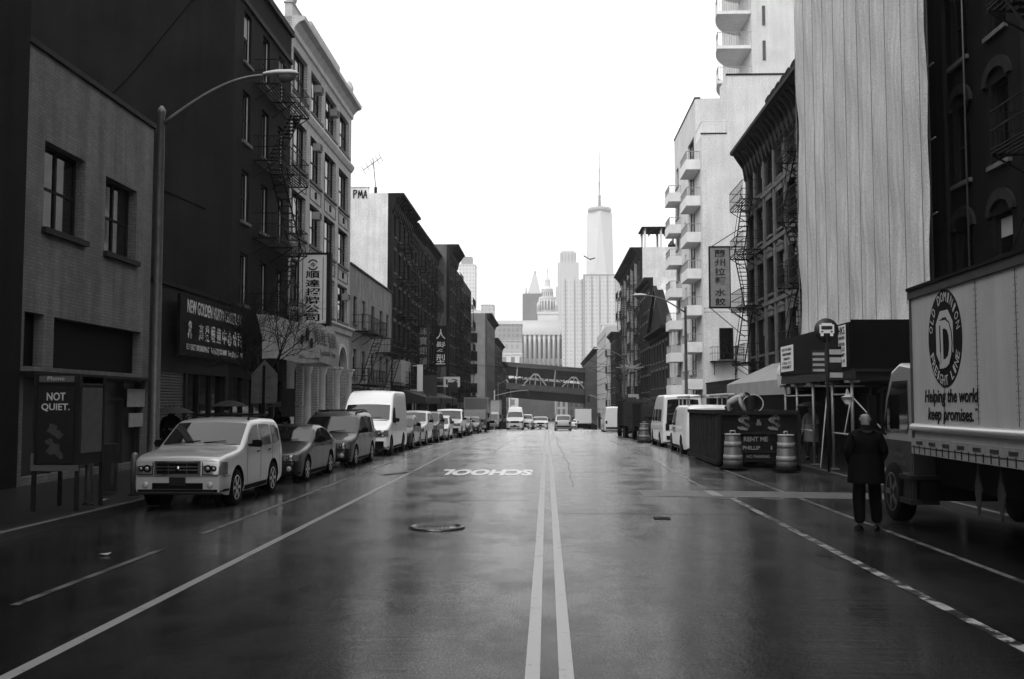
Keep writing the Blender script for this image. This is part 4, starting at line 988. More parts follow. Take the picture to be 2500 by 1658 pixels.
# hazy towers above the left row
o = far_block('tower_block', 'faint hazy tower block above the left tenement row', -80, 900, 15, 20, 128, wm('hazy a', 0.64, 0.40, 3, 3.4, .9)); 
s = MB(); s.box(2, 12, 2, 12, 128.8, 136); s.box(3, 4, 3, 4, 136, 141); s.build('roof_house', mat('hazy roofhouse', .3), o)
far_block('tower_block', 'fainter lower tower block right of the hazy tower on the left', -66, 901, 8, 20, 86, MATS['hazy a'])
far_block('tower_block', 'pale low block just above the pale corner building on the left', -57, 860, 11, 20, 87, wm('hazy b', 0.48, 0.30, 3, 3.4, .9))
far_block('church_tower', 'tiny hazy roofline spike left of the domed tower', -50, 1000, 3, 3, 76, mat('hazy c', .3))
far_block('tower_block', 'pale block with stacked dark balconies right above the bridge', 29, 520, 12, 16, 43, wm('balcony block', 0.61, 0.38, 7, 3.6, 1.2))
far_block('white_building', 'small colonnaded white block low above the bridge', 22, 430-20, 6, 10, 23, wm('colonnade', .62, .3, 1.6, 20, .8))
# ================= STREET FURNITURE =================
def street_lamp(lab, x, y, h, side, reach, rise=.8, zb=0, name='street_lamp'):
    """side = direction of the arm along x"""
    t = thing(name, lab, 'street lamp', (x, y, zb), 0, 'street lamps')
    s = MB(); s.lathe([(.2, 0), (.2, .1), (.16, .5), (.12, .9), (.105, 1.0), (.075, h-.1), (.09, h-.08), (.09, h), (.05, h+.06), (.02, h+.1)], 14); s.build('pole', M['steel'], t)
    s = MB(); pts = [(0, 0, h-.35)]
    for k in range(1, 11): u = k/10; pts.append((side*reach*u*.82, 0, h-.35+(rise+.35)*math.sin(u*math.pi/2)))
    s.path(pts, [.05-.002*k for k in range(11)], 8); s.build('arm', M['steel'], t)
    s = MB(); x0 = side*reach*.8; x1 = side*reach*1.08; z = h+rise
    P = [(0, .05, .04), (.12, .10, .07), (.4, .15, .10), (.8, .16, .10), (.95, .12, .07), (1, .04, .02)]
    rows = []
    for u, wy, hz in P:
        rows.append([(x0+(x1-x0)*u, wy*math.cos(a), z+.02+hz*math.sin(a)*(1 if math.sin(a) > 0 else .45)) for a in [2*math.pi*k/14 for k in range(15)]])
    s.grid(rows); s.build('lamp_head', mat('lamp head paint', .5, .4), t)
    s = MB(); rows = []
    for u, wy in ((.42, .06), (.5, .12), (.75, .13), (.92, .06)): rows.append([(x0+(x1-x0)*u, wy*math.cos(a), z-.02+(.15 if wy > .1 else .05)*-math.sin(a)) for a in [math.pi*k/8 for k in range(9)]])
    s.grid(rows); s.build('lamp_glass', mat('lamp refractor', .12, .2), t)
    return t
street_lamp('tall grey street lamp with curved arm in front of the two storey brick building', -8.75, 22.0, 8.55, 1, 2.9, .78, .12)
street_lamp('street lamp with pale head against the pediment on the right side', 8.35, 60, 7.9, -1, 2.9, .7, -.1)
street_lamp('slim far street lamp on the right before the ribbed tenement', 8.35, 108, 8.2, -1, 3, .6, -.9)
street_lamp('distant street lamp arching over the left lane before the bridge', -8.4, 172, 8.2, 1, 3.6, .8, -2.6)
street_lamp('distant street lamp with white head left of the bridge truss', -8.4, 232, 10, 1, 3.2, .8, -4.6)
for lab, y, hh in (('near traffic signal mast reaching from the left over the far junction', 150, 7.2),):
    pass
def mast(lab, x, y, side, reach, h, zb):
    t = thing('traffic_signal', lab, 'traffic signal', (x, y, zb), 0, 'traffic signals at the far junction')
    s = MB(); s.lathe([(.14, 0), (.1, .5), (.09, h)], 10); pts = [(0, 0, h-.9)]+[(side*reach*u, 0, h-.9+.9*math.sin(u*math.pi/2)) for u in (.2, .4, .6, .8, 1)]
    s.path(pts, .06, 6); s.build('mast', M['pale'], t)
    s = MB(); X = side*reach; s.box(X-.18, X+.18, -.15, .15, h-1.1, h-.05)
    for k in range(3): s.lathe([(.13, -.3), (.14, -.15)], 10, (X, 0, h-.25-.33*k), 'Y')
    s.build('signal_box', M['dark'], t)
    s = MB(); s.lathe([(.001, -.17), (.12, -.17), (.12, -.16)], 12, (X, 0, h-.25), 'Y'); s.build('lit_lamp', mat('lit signal', .8, .5, emit=9), t)
mast('signal mast arching from the left kerb with one lit lamp before the bridge', -8.4, 160, 1, 5.4, 6.4, -2.3)
mast('signal mast reaching from the right kerb with one lit lamp before the bridge', 8.6, 158, -1, 2.0, 5.6, -2.3)
# kiosk with advertisement
k = thing('phone_kiosk', 'dark pavement phone kiosk with a poster reading NOT QUIET', 'phone kiosk', (-8.95, 17.1, .13))
s = MB(); s.box(0, .82, 0, 1.0, 2.22, 2.38); s.box(0, .06, 0, .06, 0, 2.22); s.box(.76, .82, 0, .06, 0, 2.22); s.box(0, .06, .94, 1.0, 0, 2.22); s.box(.76, .82, .94, 1.0, 0, 2.22)
s.box(.06, .76, .02, .05, .7, 2.22); s.box(.77, .80, .06, .94, .8, 2.22); s.build('frame', M['dark2'], k)
s = MB(); s.box(-.01, .83, -.03, -.002, .70, .80); s.box(-.01, .04, -.03, -.002, .80, 1.0); s.build('frame_edge', mat('pale kiosk trim', .07, .4), k); s = MB(); s.box(.1, .72, -.02, -.002, 2.24, 2.35); s.build('header', mat('pale kiosk trim', .07, .4), k)
s = MB(); s.box(.09, .73, -.01, .018, .82, 2.16); s.build('poster', mat('black poster', .008, .25), k)
s = MB(); put_text(s, 'NOT', (.24, -.016, 1.92), (1,0,0), (0,0,1), .33, .14, .004, offset=.02); put_text(s, 'QUIET.', (.15, -.016, 1.73), (1,0,0), (0,0,1), .5, .14, .004, offset=.02)
put_text(s, 'Phone', (.25, -.026, 2.27), (1,0,0), (0,0,1), .3, .07, .004)
s.build('lettering', mat('poster letter', .42, .5), k)
s = MB()
for (px, pz, pr, sd0) in ((.36, 1.42, .12, 1), (.46, 1.34, .09, 2), (.40, 1.08, .15, 3), (.5, .98, .08, 4), (.3, 1.2, .07, 5)):
    rq = random.Random(sd0); s.add([(px+pr*rq.uniform(.5, 1.1)*math.cos(k_*.7), -.0165-.0004*sd0, pz+pr*rq.uniform(.5, 1.1)*math.sin(k_*.7)) for k_ in range(9)], [tuple(range(9))])
s.build('poster_figure', mat('poster picture', .03, .5, 14, .9), k)
s = MB(); s.box(.802, .815, .1, .9, 1.0, 2.15); s.build('side_poster', mat('side poster', .025, .5, 7, .7), k)
s = MB(); s.box(.802, .82, .1, .9, 2.2, 2.34); s.build('side_header', M['grey'], k)
s = MB(); s.box(.3, .52, .35, .5, 1.1, 1.6); s.path([(.4, .34, 1.2), (.45, .2, 1.0), (.5, .3, .85)], .012, 5); s.build('telephone', M['dark2'], k)
# steel bollards
bo = thing('bollard', 'steel pipe bollard nearer the phone kiosk', 'bollard', (-8.42, 18.15, .14), 0, 'steel bollards on the left pavement')
s = MB(); s.lathe([(.07, 0), (.07, .8), (.055, .85), (.02, .87)], 14); s.build('post', M['steel'], bo)
s = MB(); s.lathe([(.11, 0), (.11, .02), (.08, .04)], 14); s.build('base', M['dark2'], bo)
copy_thing(bo, (-8.35, 20.0, .14), 0, 'steel pipe bollard just left of the silver off road car')
pb = thing('fare_meter', 'small dark parking meter box behind the bollards with a pale edge', 'parking meter', (-9.3, 21.0, .14))
s = MB(); s.box(-.13, .13, -.1, .1, 0, .8); s.box(-.16, .16, -.13, .13, .8, 1.0); s.build('case', M['dark'], pb); s = MB(); s.bar((.12, -.14, .15), (.14, -.14, .6), .03); s.build('edge', M['grey'], pb)
# back of the school crossing sign
sp = thing('crossing_sign', 'pentagonal sign seen from behind on a dark channel post by the bare tree', 'road sign', (-8.2, 28.6, .1))
s = MB(); s.prism([(-.37, 1.9), (.39, 1.9), (.39, 2.75), (.01, 3.16), (-.37, 2.75)], .03, .05, 'Y'); s.build('sign_plate', mat('sign back', .07, .6, 5, .35), sp)
s = MB(); s.box(-.035, .035, -.02, .028, 0, 3.0); s.build('post', M['black'], sp)
s = MB(); s.box(.44, .64, 3-2.95+.0+2.0, 2.1, 0, .01); s = MB(); s.box(.2, .62, 1.2, 1.23, 1.5, 2.35); s.build('small_plate', M['dark2'], sp)
s = MB(); random.seed(3)
for i in range(9): x = random.uniform(-.3, .3); z = random.uniform(2.0, 2.7); s.box(x, x+random.uniform(.02, .09), .022, .029, z, z+random.uniform(.02, .06))
s.build('sticker_scraps', M['grey'], sp)
# bare street tree
def bare_tree(lab, x, y, zb, h, spread, seed, levels=5, lean=0):
    random.seed(seed); t = thing('bare_tree', lab, 'tree', (x, y, zb))
    tr = MB(); lb = MB(); tw = MB()
    base = [(0,0,0), (.03,.02,h*.16), (-.02,.0,h*.33)]
    tr.path(base, [.10, .085, .075], 9)
    def grow(p, d, ln, r, lev):
        d = d.normalized(); n = 3; q = p; rr = r
        for i in range(n):
            d2 = (d + Vector((random.gauss(0, .16), random.gauss(0, .16), random.gauss(.03, .1)))).normalized(); e = q+d2*ln/n
            (lb if lev < 2 else tw).bar(q, e, rr, n=6 if lev < 2 else 4, r2=rr*.85); q = e; rr *= .85; d = d2
            if lev < levels and (i > 0 or lev > 1):
                for _ in range(1 if i < n-1 else (3 if lev < 4 else 2)):
                    a = random.uniform(0, 6.28); up = d.orthogonal().normalized(); up = Matrix.Rotation(a, 3, d) @ up
                    nd = (d*random.uniform(.5, 1.0)+up*random.uniform(.4, .9)*spread + Vector((0, 0, .12)))
                    grow(q, nd, ln*random.uniform(.55, .8), rr*.7, lev+1)
    for i in range(6):
        a = i*1.05+random.uniform(-.3, .3); grow(Vector((-.02, 0, h*(.30+.03*random.random()))), Vector((math.cos(a)*.75*spread, math.sin(a)*.7*spread, .9+.3*random.random())), h*.24, .04, 0)
    tr.build('trunk', M['bark'], t); lb.build('branches', M['bark'], t); tw.build('crown', M['bark'], t)
    return t
bare_tree('small bare street tree with a thicket of twigs before the dark shop sign', -8.75, 30.5, .12, 6.4, 1.0, 11, 4)
# curved shop banner
gb = thing('banner_sign', 'pale curved shop banner with Chinese characters and the word Global', 'sign', (-11.7, 38.4, 0), R(90))
rows = []; n = 14
bx = lambda u: .2+u*8.0
def bulge(u): return -.55-1.35*math.sin(min(1, u*1.15)*math.pi*.5)
s = MB()
for z in (3.75, 4.6, 5.5): rows.append([(bx(k/n), bulge(k/n)+(.25 if z > 5 else 0), z+.06*math.sin(k*.9)) for k in range(n+1)])
s.grid(rows); s.grid([[(bx(1), bulge(1), 3.75), (bx(1), bulge(1)+.25, 5.5)], [(bx(1)+.3, 0, 3.75), (bx(1)+.3, 0, 5.5)]], False)
s.build('banner', mat('banner cloth', .2, .7, 1.6, .35), gb)
def on_banner(s, body, u, z, wd, ht, **k):
    a = Vector((bx(u), bulge(u)-.03, z)); e = Vector((bx(u)+wd, 0, z)); u2 = u+wd/8.0; e.y = bulge(min(1, u2))-.03
    put_text(s, body, a, e-a, Vector((0, .14, 1)), wd, ht, .01, offset=.008, **k)
s = MB(); on_banner(s, '順達', .52, 4.55, 1.5, .75); on_banner(s, '招牌', .74, 4.5, 1.5, .72)
on_banner(s, 'Global', .60, 4.12, 1.3, .3); on_banner(s, 'Sign', .80, 4.05, .8, .3); on_banner(s, '150 E. Broadway', .34, 3.84, 2.0, .22)
s.build('lettering', M['dark'], gb)
s = MB(); 
for (u, z, r) in ((.42, 4.95, .3), (.47, 4.6, .22), (.36, 4.7, .2)): s.lathe([(.01, -.02), (r, -.01), (r, .02)], 9, (bx(u), bulge(u)-.05, z), 'Y', False)
s.build('picture_patch', M['black'], gb)
# hanging Chinese sign on the white loft
hs = thing('vertical_sign', 'tall white hanging sign with a round emblem and bold Chinese characters on the white loft', 'sign', (-12, 46.4, 0))
s = MB(); s.box(.35, 1.65, -.16, .16, 5.75, 9.0); s.build('sign_box', M['white'], hs)
s = MB(); [s.box(*q) for q in ((.28, 1.72, -.18, .18, 9.002, 9.1), (.28, 1.72, -.18, .18, 5.65, 5.748), (.28, .348, -.18, .18, 5.75, 9.0), (1.652, 1.85, -.18, .18, 5.65, 9.1), (.5, .53, -.17, -.161, 5.9, 8.9), (1.47, 1.5, -.17, -.161, 5.9, 8.9))]
s.bar((-.9, 0, 9.1), (.4, 0, 9.1), .03, n=5); s.bar((-.1, 0, 5.9), (.3, 0, 5.9), .03, n=5); s.path([(1.7, 0, 5.7), (.3, 1.5, 5.1), (-.05, 3, 4.9)], .03, 5); s.bar((-.0, 0, 7.5), (.3, 0, 7.5), .03); s.build('sign_frame', M['dark2'], hs)
s = MB()
for i, ch in enumerate('順達招牌公司'): put_text(s, ch, (.66, -.165, 7.88-i*.405), (1,0,0), (0,0,1), .68, .35, .01, offset=.018)
P = lambda r, a: (1.0+r*math.cos(a), 8.52+r*math.sin(a))
for a0 in (.5, 3.64):
    for q in range(8):
        a = a0+q*.28; (xa, za), (xb, zb_), (xc, zc), (xd, zd) = P(.2, a), P(.2, a+.29), P(.26, a+.29), P(.26, a); s.prism([(xa, za), (xb, zb_), (xc, zc), (xd, zd)], -.175, -.162, 'Y')
put_text(s, '今', (.87, -.165, 8.38), (1,0,0), (0,0,1), .26, .26, .01, offset=.02)
s.build('lettering', M['black'], hs)
# signs along the left tenements
def vsign(lab, x, y, x0, x1, z0, z1, chars, face, ink, ch=.42, name='vertical_sign'):
    t = thing(name, lab, 'sign', (x, y, 0)); s = MB(); s.box(x0, x1, -.12, .12, z0, z1); s.bar((0, 0, z1-.1), (x0, 0, z1-.1), .03); s.bar((0, 0, z0+.1), (x0, 0, z0+.1), .03); s.build('sign_box', face, t)
    s = MB(); n = max(1, len(chars)); st_ = (z1-z0-.3)/n
    for i, c in enumerate(chars): put_text(s, c, (x0+(x1-x0)*.15, -.13, z1-.15-(i+1)*st_+.06), (1,0,0), (0,0,1), (x1-x0)*.7, st_*.8, .01, offset=.006)
    s.build('lettering', ink, t)
vsign('dark hanging sign with four pale Chinese characters on the left tenements', -12, 90, .3, 1.3, 5.3, 9.2, '珠寶銀樓', M['dark'], M['pale'])
vsign('hanging sign with brush characters and white edge on the left tenements', -12, 97, 1.0, 2.3, 5.6, 9.6, '人髮型', M['dark2'], M['signw'])
vsign('small white square sign over the left pavement beyond the van', -12, 97.3, 1.9, 3.5, 3.6, 4.6, ['13'], M['white'], M['dark'])
vsign('narrow white upright sign low on the left tenements', -12, 82, 1.3, 1.75, 3.0, 5.2, [], M['white'], M['dark'])
vsign('grey panel sign beside the narrow white upright sign', -12, 85, 1.5, 2.6, 2.6, 4.4, [], M['grey'], M['dark'])
o = (MB().box(-12.02+.04, -11.3, 77.0, 82.5, 3.4, 5.4)).build('shop_sign', mat('blank pale fascia', .25, .7, 2, .3)); tag(o, 'blank pale sign box above the shops just past the low brick building', 'sign')
# shop awnings on the left
for i, (ya, yb, lab) in enumerate(((77, 88, 'black awning over the left shops behind the white van'), (89, 104, 'dark awning further along the left shops'))):
    t = thing('shop_awning', lab, 'awning', (-12, ya, 0), R(90)); s = MB(); s.prism([(-.01, 3.3), (-2.6, 2.5), (-2.6, 2.0), (-2.55, 2.0), (-2.55, 2.45), (-.01, 3.25)], 0, yb-ya)
    s.prism([(-.01, 3.25), (-2.55, 2.45), (-2.55, 2.0), (-.01, 2.0)], 0, .05); s.build('canvas', M['dark'], t)
    s = MB(); s.bar((.1, -2.5, .1-i*.4), (.1, -2.5, 2.4), .03); s.bar((yb-ya-.1, -2.5, -.3-i*.5), (yb-ya-.1, -2.5, 2.4), .03); s.build('awning_frame', M['grey'], t)
# parking / lane signs on the left far kerb and right signs
def post_sign(lab, x, y, h, w_, hh, face='pale'):
    t = thing('road_sign', lab, 'road sign', (x, y, roadz(y, 8)+.1)); s = MB(); s.bar((0,0,0), (0,0,h), .035, n=8); s.build('post', M['dark2'], t)
    s = MB(); s.box(-w_/2, w_/2, -.06, -.04, h-hh, h); s.build('sign_plate', M[face], t)
    s = MB(); s.box(-w_*.3, w_*.3, -.066, -.061, h-hh*.75, h-hh*.3); s.build('mark', M['dark'], t)
post_sign('small square sign on a dark post beyond the left parked cars', -8.7, 92, 4.6, .9, .9, 'dark')
post_sign('small square pale sign high on a post before the right tenements', 7.4+.9, 96, 3.6, 1.0, 1.0, 'pale')
post_sign('small parking sign on the right kerb near the far van', 8.4, 84, 2.9, .35, .6, 'white')
# barber pole
t = thing('striped_pole', 'black and white striped pole at the left shop front beyond the white van', 'barber pole', (-9.6, 80, .0)); s = MB(); s.m = 0
s.lathe([(.12, 1.0), (.12, 2.6)], 12); s.lathe([(.15, .95), (.15, 1.0)], 12); s.lathe([(.15, 2.6), (.1, 2.75)], 12); s.bar((0,0,-.6), (0,0,.95), .04, n=6); s.build('pole', M['dark'], t)
s = MB()
for k_ in range(8):
    z = 1.05+k_*.19; s.bar((-.1, -.125, z), (.1, -.125, z+.16), .02, .01)
s.build('stripes', M['white'], t)
# traffic drums
dr = thing('traffic_drum', 'striped traffic drum at the near left corner of the skip', 'traffic drum', (5.72, 31.0, 0), 0, 'striped traffic drums')
s = MB(); s.lathe([(.42, 0), (.42, .05), (.34, .06), (.33, .08)], 20); s.build('base', M['rubber'], dr)
s = MB(); s.lathe([(.30, .06), (.295, .25), (.285, .26), (.28, .45), (.27, .46), (.265, .65), (.255, .66), (.25, .86), (.24, .87), (.235, 1.02), (.2, 1.04)], 24); s.build('drum', mat('drum plastic', .05, .5, 6, .3), dr)
s = MB()
for a, r0, r1 in ((.27, .292, .288), (.67, .262, .257)): s.lathe([(r0, a), (r1+.003, a+.16)], 24)
s.build('reflective_bands', mat('reflective band', .17, .4, 8, .25), dr)
s = MB(); s.lathe([(.24, 1.04), (.26, 1.05), (.24, 1.07)], 20); s.path([(-.08, 0, 1.07), (-.07, 0, 1.16), (.07, 0, 1.16), (.08, 0, 1.07)], .02, 6); s.build('handle', M['pale'], dr)
copy_thing(dr, (7.15, 30.2, 0), .7, 'striped traffic drum at the near right corner of the skip by the shed')
copy_thing(dr, (5.45, 56.2, roadz(56, 5.4)), .2, 'striped traffic drum between the dark lorry and the far white van')
# skip / open container
dp = thing('skip_container', 'black ribbed roll off skip lettered S and S beside the traffic drums', 'skip', (5.5, 31.85, -.06))
W_, L_, H_ = 2.4, 6.4, 1.82
s = MB(); s.box(0, .06, .06, L_-.06, .22, H_); s.box(W_-.06, W_, .06, L_-.06, .22, H_); s.box(0, W_, L_-.06, L_, .22, H_); s.box(0, W_, 0, .06, .22, H_); s.box(.06, W_-.06, .06, L_-.06, .22, .28)
s.build('tub', mat('skip paint', .009, .62, 3, .5), dp)
s = MB()
for i in range(12): y = .25+i*.53; s.prism([(-.001, y), (-.11, y+.05), (-.11, y+.14), (-.001, y+.19)], .24, H_-.1, 'Z')
for i in range(12): y = .25+i*.53; s.box(W_+.001, W_+.1, y, y+.15, .24, H_-.1)
s.build('ribs', mat('rib paint', .02, .62, 8, .7), dp)
s = MB(); s.box(-.14, .0, -.02, L_+.02, H_-.1, H_+.02); s.box(W_, W_+.1, -.02, L_+.02, H_-.1, H_+.02); s.box(.001, W_-.001, -.10, -.001, H_-.12, H_); s.box(-.14, -.001, 0, L_, .12, .24); s.box(.05, W_-.05, -.06, -.002, 1.08, 1.16); s.box(.05, W_-.05, -.05, -.002, .5, .56); s.box(-.1, -.0, -.08, .12, .2, H_-.12); s.box(W_, W_+.1, -.08, .12, .2, H_-.12)
s.build('rim_rails', mat('rail paint', .014, .62, 5, .6), dp)
s = MB(); [s.lathe([(.12, x), (.12, x+.2)], 12, (0, y, .06), 'X') for x in (.1, 2.1) for y in (.3, 6.0)]; s.box(.3, .5, 0, L_, .12, .22); s.box(1.9, 2.1, 0, L_, .12, .22); s.build('rollers', M['black'], dp)
s = MB()
for x in (.55, 1.5):
    put_text(s, 'S', (x, -.012, 1.24), (1,0,0), (0,0,1), .36, .40, .008, offset=.0); put_text(s, 'S', (x+.10, -.012, 1.27), (1,0,0), (0,0,1), .27, .33, .008)
    s.path([(x-.02, -.012, 1.3), (x+.08, -.012, 1.24), (x+.3, -.012, 1.23)], .016, 4); s.path([(x+.12, -.012, 1.66), (x+.26, -.012, 1.68), (x+.36, -.012, 1.6)], .014, 4)
put_text(s, '&', (1.12, -.012, 1.36), (1,0,0), (0,0,1), .17, .2, .008, offset=.01)
sk_ = mat('skip lettering', .17, .6, 20, .4); s.build('lettering', sk_, dp); s = MB(); put_text(s, 'RENT ME', (.72, -.012, .86), (1,0,0), (0,0,1), .75, .15, .008, offset=.03); put_text(s, 'PHILLIP', (.68, -.012, .6), (1,0,0), (0,0,1), .55, .12, .008, offset=.03)
put_text(s, '1', (1.56, -.012, .6), (1,0,0), (0,0,1), .05, .12, .008, offset=.02); put_text(s, 'NO PARKING', (.8, -.012, .34), (1,0,0), (0,0,1), .72, .1, .008, offset=.01)
s.build('lettering', mat('skip lettering', .17, .6, 20, .4), dp)
# bird
s = MB(); s.add([(0,0,0), (-.5,.05,.28), (-.46,0,.36), (.0,.05,.07), (.22,.02,.02), (.46,.0,.12), (.42,.05,.18), (.1,.05,.08)], [(0,1,2,3), (0,3,7,4), (4,7,6,5)])
s.lathe([(.01, -.2), (.05, -.1), (.06, .08), (.01, .2)], 8, (.06, 0, .03), 'Y')
o = s.build('bird', M['black'], loc=(3.4, 78, 13.3)); tag(o, 'small dark bird gliding before the glass skyscraper', 'bird')
# hanging string lights / wires across the far street
s = MB()
for (y, z0, x0, x1, sag) in ((118, 6.5, 4.5, 11.2, .9), (120, 5.6, 5, 11.2, .7), (128, 6.4, -10.6, 11.2, .7)):
    s.path([(x0+(x1-x0)*k/10, y, z0+sag*((k/5-1)**2)) for k in range(11)], .02, 4)
o = s.build('overhead_wires', M['iron']); tag(o, 'thin overhead wires sagging across the far street', 'wires')
t = thing('street_decoration', 'loose festive star decoration hanging before the ribbed right tenement', 'decoration', (9.4, 112, 6.0)); s = MB()
random.seed(5)
for i in range(26):
    a = i*.24*3; s.bar((0, 0, 0), (1.6*math.cos(a)*random.uniform(.5, 1), random.uniform(-.3, .3), .8*math.sin(a)*random.uniform(.4, 1)), .03)
s.build('star_rods', M['pale'], t)
# ================= VEHICLES =================
def interp(pts, y):
    if y <= pts[0][0]: return pts[0][1]
    for (a, za), (b, zb_) in zip(pts, pts[1:]):
        if y <= b: return za+(zb_-za)*(y-a)/(b-a) if b > a else zb_
    return pts[-1][1]
def bool_cut(o, cutters):
    """cuts each cutter mesh object out of o and keeps o as a plain mesh"""
    for c in cutters:
        m = o.modifiers.new('b', 'BOOLEAN'); m.operation = 'DIFFERENCE'; m.solver = 'EXACT'; m.object = c
    dg = bpy.context.evaluated_depsgraph_get(); dg.update()
    me = bpy.data.meshes.new_from_object(o.evaluated_get(dg), depsgraph=dg)
    o.modifiers.clear(); o.data = me
    for c in cutters: bpy.data.objects.remove(c)
WHEEL = {}
def wheel_meshes(r, wd, style):
    k = (r, wd, style)
    if k in WHEEL: return WHEEL[k]
    s = MB(); s.lathe([(r*.62, -wd/2), (r*.93, -wd/2), (r, -wd*.36), (r, wd*.36), (r*.93, wd/2), (r*.62, wd/2)], 30, axis='X'); a = s.build('wheel', M['tread'])
    s = MB(); s.lathe([(r*.60, -wd*.3), (r*.66, -wd*.505), (r*.60, -wd*.50), (r*.56, -wd*.36)], 28, axis='X')
    s.lathe([(.01, -wd*.47), (r*.15, -wd*.48), (r*.17, -wd*.4)], 12, axis='X')
    n = {'alloy': 6, 'cap': 9, 'steel': 5}[style]
    for i in range(n):
        t = 2*math.pi*i/n; c_, s_ = math.cos(t), math.sin(t)
        s.bar((-wd*.45, c_*r*.12, s_*r*.12), (-wd*.44, c_*r*.6, s_*r*.6), wd*.06, r*(.09 if style != 'cap' else .05))
    b = s.build('rim', M['rim'] if style != 'steel' else mat('painted steel rim', .05, .6))
    WHEEL[k] = (a.data, b.data)
    for o in (a, b): bpy.data.objects.remove(o)
    for m_ in WHEEL[k]: m_.use_fake_user = True
    return WHEEL[k]
PAINT = {}
def paint(g):
    k = round(g, 3)
    if k not in PAINT:
        PAINT[k] = mat('car paint %03d' % int(k*1000), g, .3, 30, .06, coat=.6, spec=.3, metal=.45 if .1 < g < .5 else 0)
    return PAINT[k]
def car(name, lab, cat, x, y, away, g, top, W, wheels, belt, side, ws, rw, clear=.20, wr=.34, wstyle='alloy', tumble=.22, plan=None, grille='bars', group=None, lights=(.62, .82), detail=True, roofrails=False, ft=.0, zoff=0, arch=None, dark_bumper=False):
    """car with its nose at local y=0. top: (y,z) outline; side: glass panes [(ya,yb,z-bottom,[(y,ztop)...])]; ws, rw: (y from, y to) of wind- and rear screens"""
    L_ = top[-1][0]
    t = thing(name, lab, cat, (x, y, roadz(y, x)+zoff), R(180) if away else 0, group)
    plan = plan or [(0, .80), (.06, .88), (.25, .96), (.7, 1.0), (L_-.7, 1.0), (L_-.2, .95), (L_, .86)]
    def wf(z):
        if z > belt: return 1-tumble*(z-belt)
        return 1-.10*max(0, (.5-z)/.3)**2*.6
    def hw(yy, z): return W*interp(plan, yy)*wf(z)
    ys_ = sorted({round(v, 3) for p in top for v in [p[0]]} | {round(L_*i/34, 3) for i in range(35)} | {.06, .14})
    ys_ = [v for i, v in enumerate(ys_) if i == 0 or v-ys_[i-1] > .012 or v in [round(p[0], 3) for p in top]]
    def sm(yy):   # light smoothing of the outline
        h_ = .05; return (interp(top, yy-h_)+2*interp(top, yy)+interp(top, yy+h_))/4 if .1 < yy < L_-.1 else interp(top, yy)
    rows = []
    for yy in ys_:
        zt = sm(yy); zb_ = clear + (.08 if yy < .3 else 0)*(1-yy/.3) + (.1*(yy-L_+.4)/.4 if yy > L_-.4 else 0)
        r = min(.09, (zt-zb_)*.3); half = []
        for k in range(8): z = zb_+(zt-r-zb_)*k/7; half.append((hw(yy, z), z))
        we = hw(yy, zt)
        for a in (30, 60, 90): half.append((we-r*(1-math.cos(R(a)))*1.0, zt-r+r*math.sin(R(a))))
        for u, cz in ((.75, .012), (.4, .024)): half.append(((we-r)*u, zt+cz))
        row = [(-a, yy, b) for a, b in half] + [(0, yy, zt+.028)] + [(a, yy, b) for a, b in half[::-1]]
        rows.append(row)
    s = MB(); s.grid(rows); n = len(rows[0])
    for ri in (0, len(rows)-1): s.add(rows[ri], [tuple(range(n))])
    for i in range(len(rows)-1): s.add([rows[i][0], rows[i+1][0], rows[i+1][-1], rows[i][-1]], [(0,1,2,3)])
    body = s.build('body', [paint(g), M['black']], t)
    bm = bmesh.new(); bm.from_mesh(body.data); bmesh.ops.remove_doubles(bm, verts=bm.verts, dist=.0005); bmesh.ops.recalc_face_normals(bm, faces=bm.faces); bm.to_mesh(body.data); bm.free()
    ar = arch or wr+.07
    cuts = []
    for wy in wheels:
        for sg in (-1, 1):
            c = MB(); c.m = 0; c.lathe([(ar, 0), (ar, .34)], 26, (0, 0, 0), 'X', False)
            q = c.build('cut', [M['black'], M['black']], t); q.location = (sg*(W+.04)-(.34 if sg > 0 else 0), wy, wr+.01); cuts.append(q)
    bool_cut(body, cuts)
    for p in body.data.polygons:
        c_ = p.center
        p.use_smooth = True
        for wy in wheels:
            if abs(c_.x) < W-.02 and (c_.y-wy)**2+(c_.z-wr)**2 < (ar+.006)**2 and abs(c_.x) > W-.4 and abs(p.normal.x) < .9: p.material_index = 1; p.use_smooth = False
    me_ = body.data
    try: me_.set_sharp_from_angle(angle=R(38))
    except Exception: pass
    # wheels
    for wy in wheels:
        for sg in (-1, 1):
            a, b = wheel_meshes(wr, .22, wstyle); o = inst('wheel', a, t, (sg*(W-.12), wy, wr), (0, 0, 0 if sg < 0 else R(180))); inst('rim', b, o)
    # arch liners
    s = MB()
    for wy in wheels:
        for sg in (-1, 1): s.lathe([(ar+.004, 0), (ar+.004, .02)], 20, (sg*(W-.33), wy, wr+.01), 'X', False)
    s.build('arch_liner', M['black'], t)
    # screens
    def screen(nm, ya, yb, f0, f1, m=M['glass'], nrm=1):
        s = MB(); rr = []
        for i in range(7):
            yy = ya+(yb-ya)*i/6; zt = sm(yy); d = (sm(yy+.02)-sm(yy-.02))/.04; ln = math.hypot(1, d); ny, nz = -d/ln, 1/ln
            f = f0+(f1-f0)*i/6; we = hw(yy, zt)-.02
            rr.append([(we*f*u, yy+ny*.012, zt+.028-.028*u*u*1.2+nz*.012) for u in (-1, -.66, -.33, 0, .33, .66, 1)])
        s.grid(rr); o = s.build(nm, m, t)
        return o
    o = screen('windshield', ws[0], ws[1], .93, .93)
    if rw: screen('rear_window', rw[0], rw[1], .86, .86)
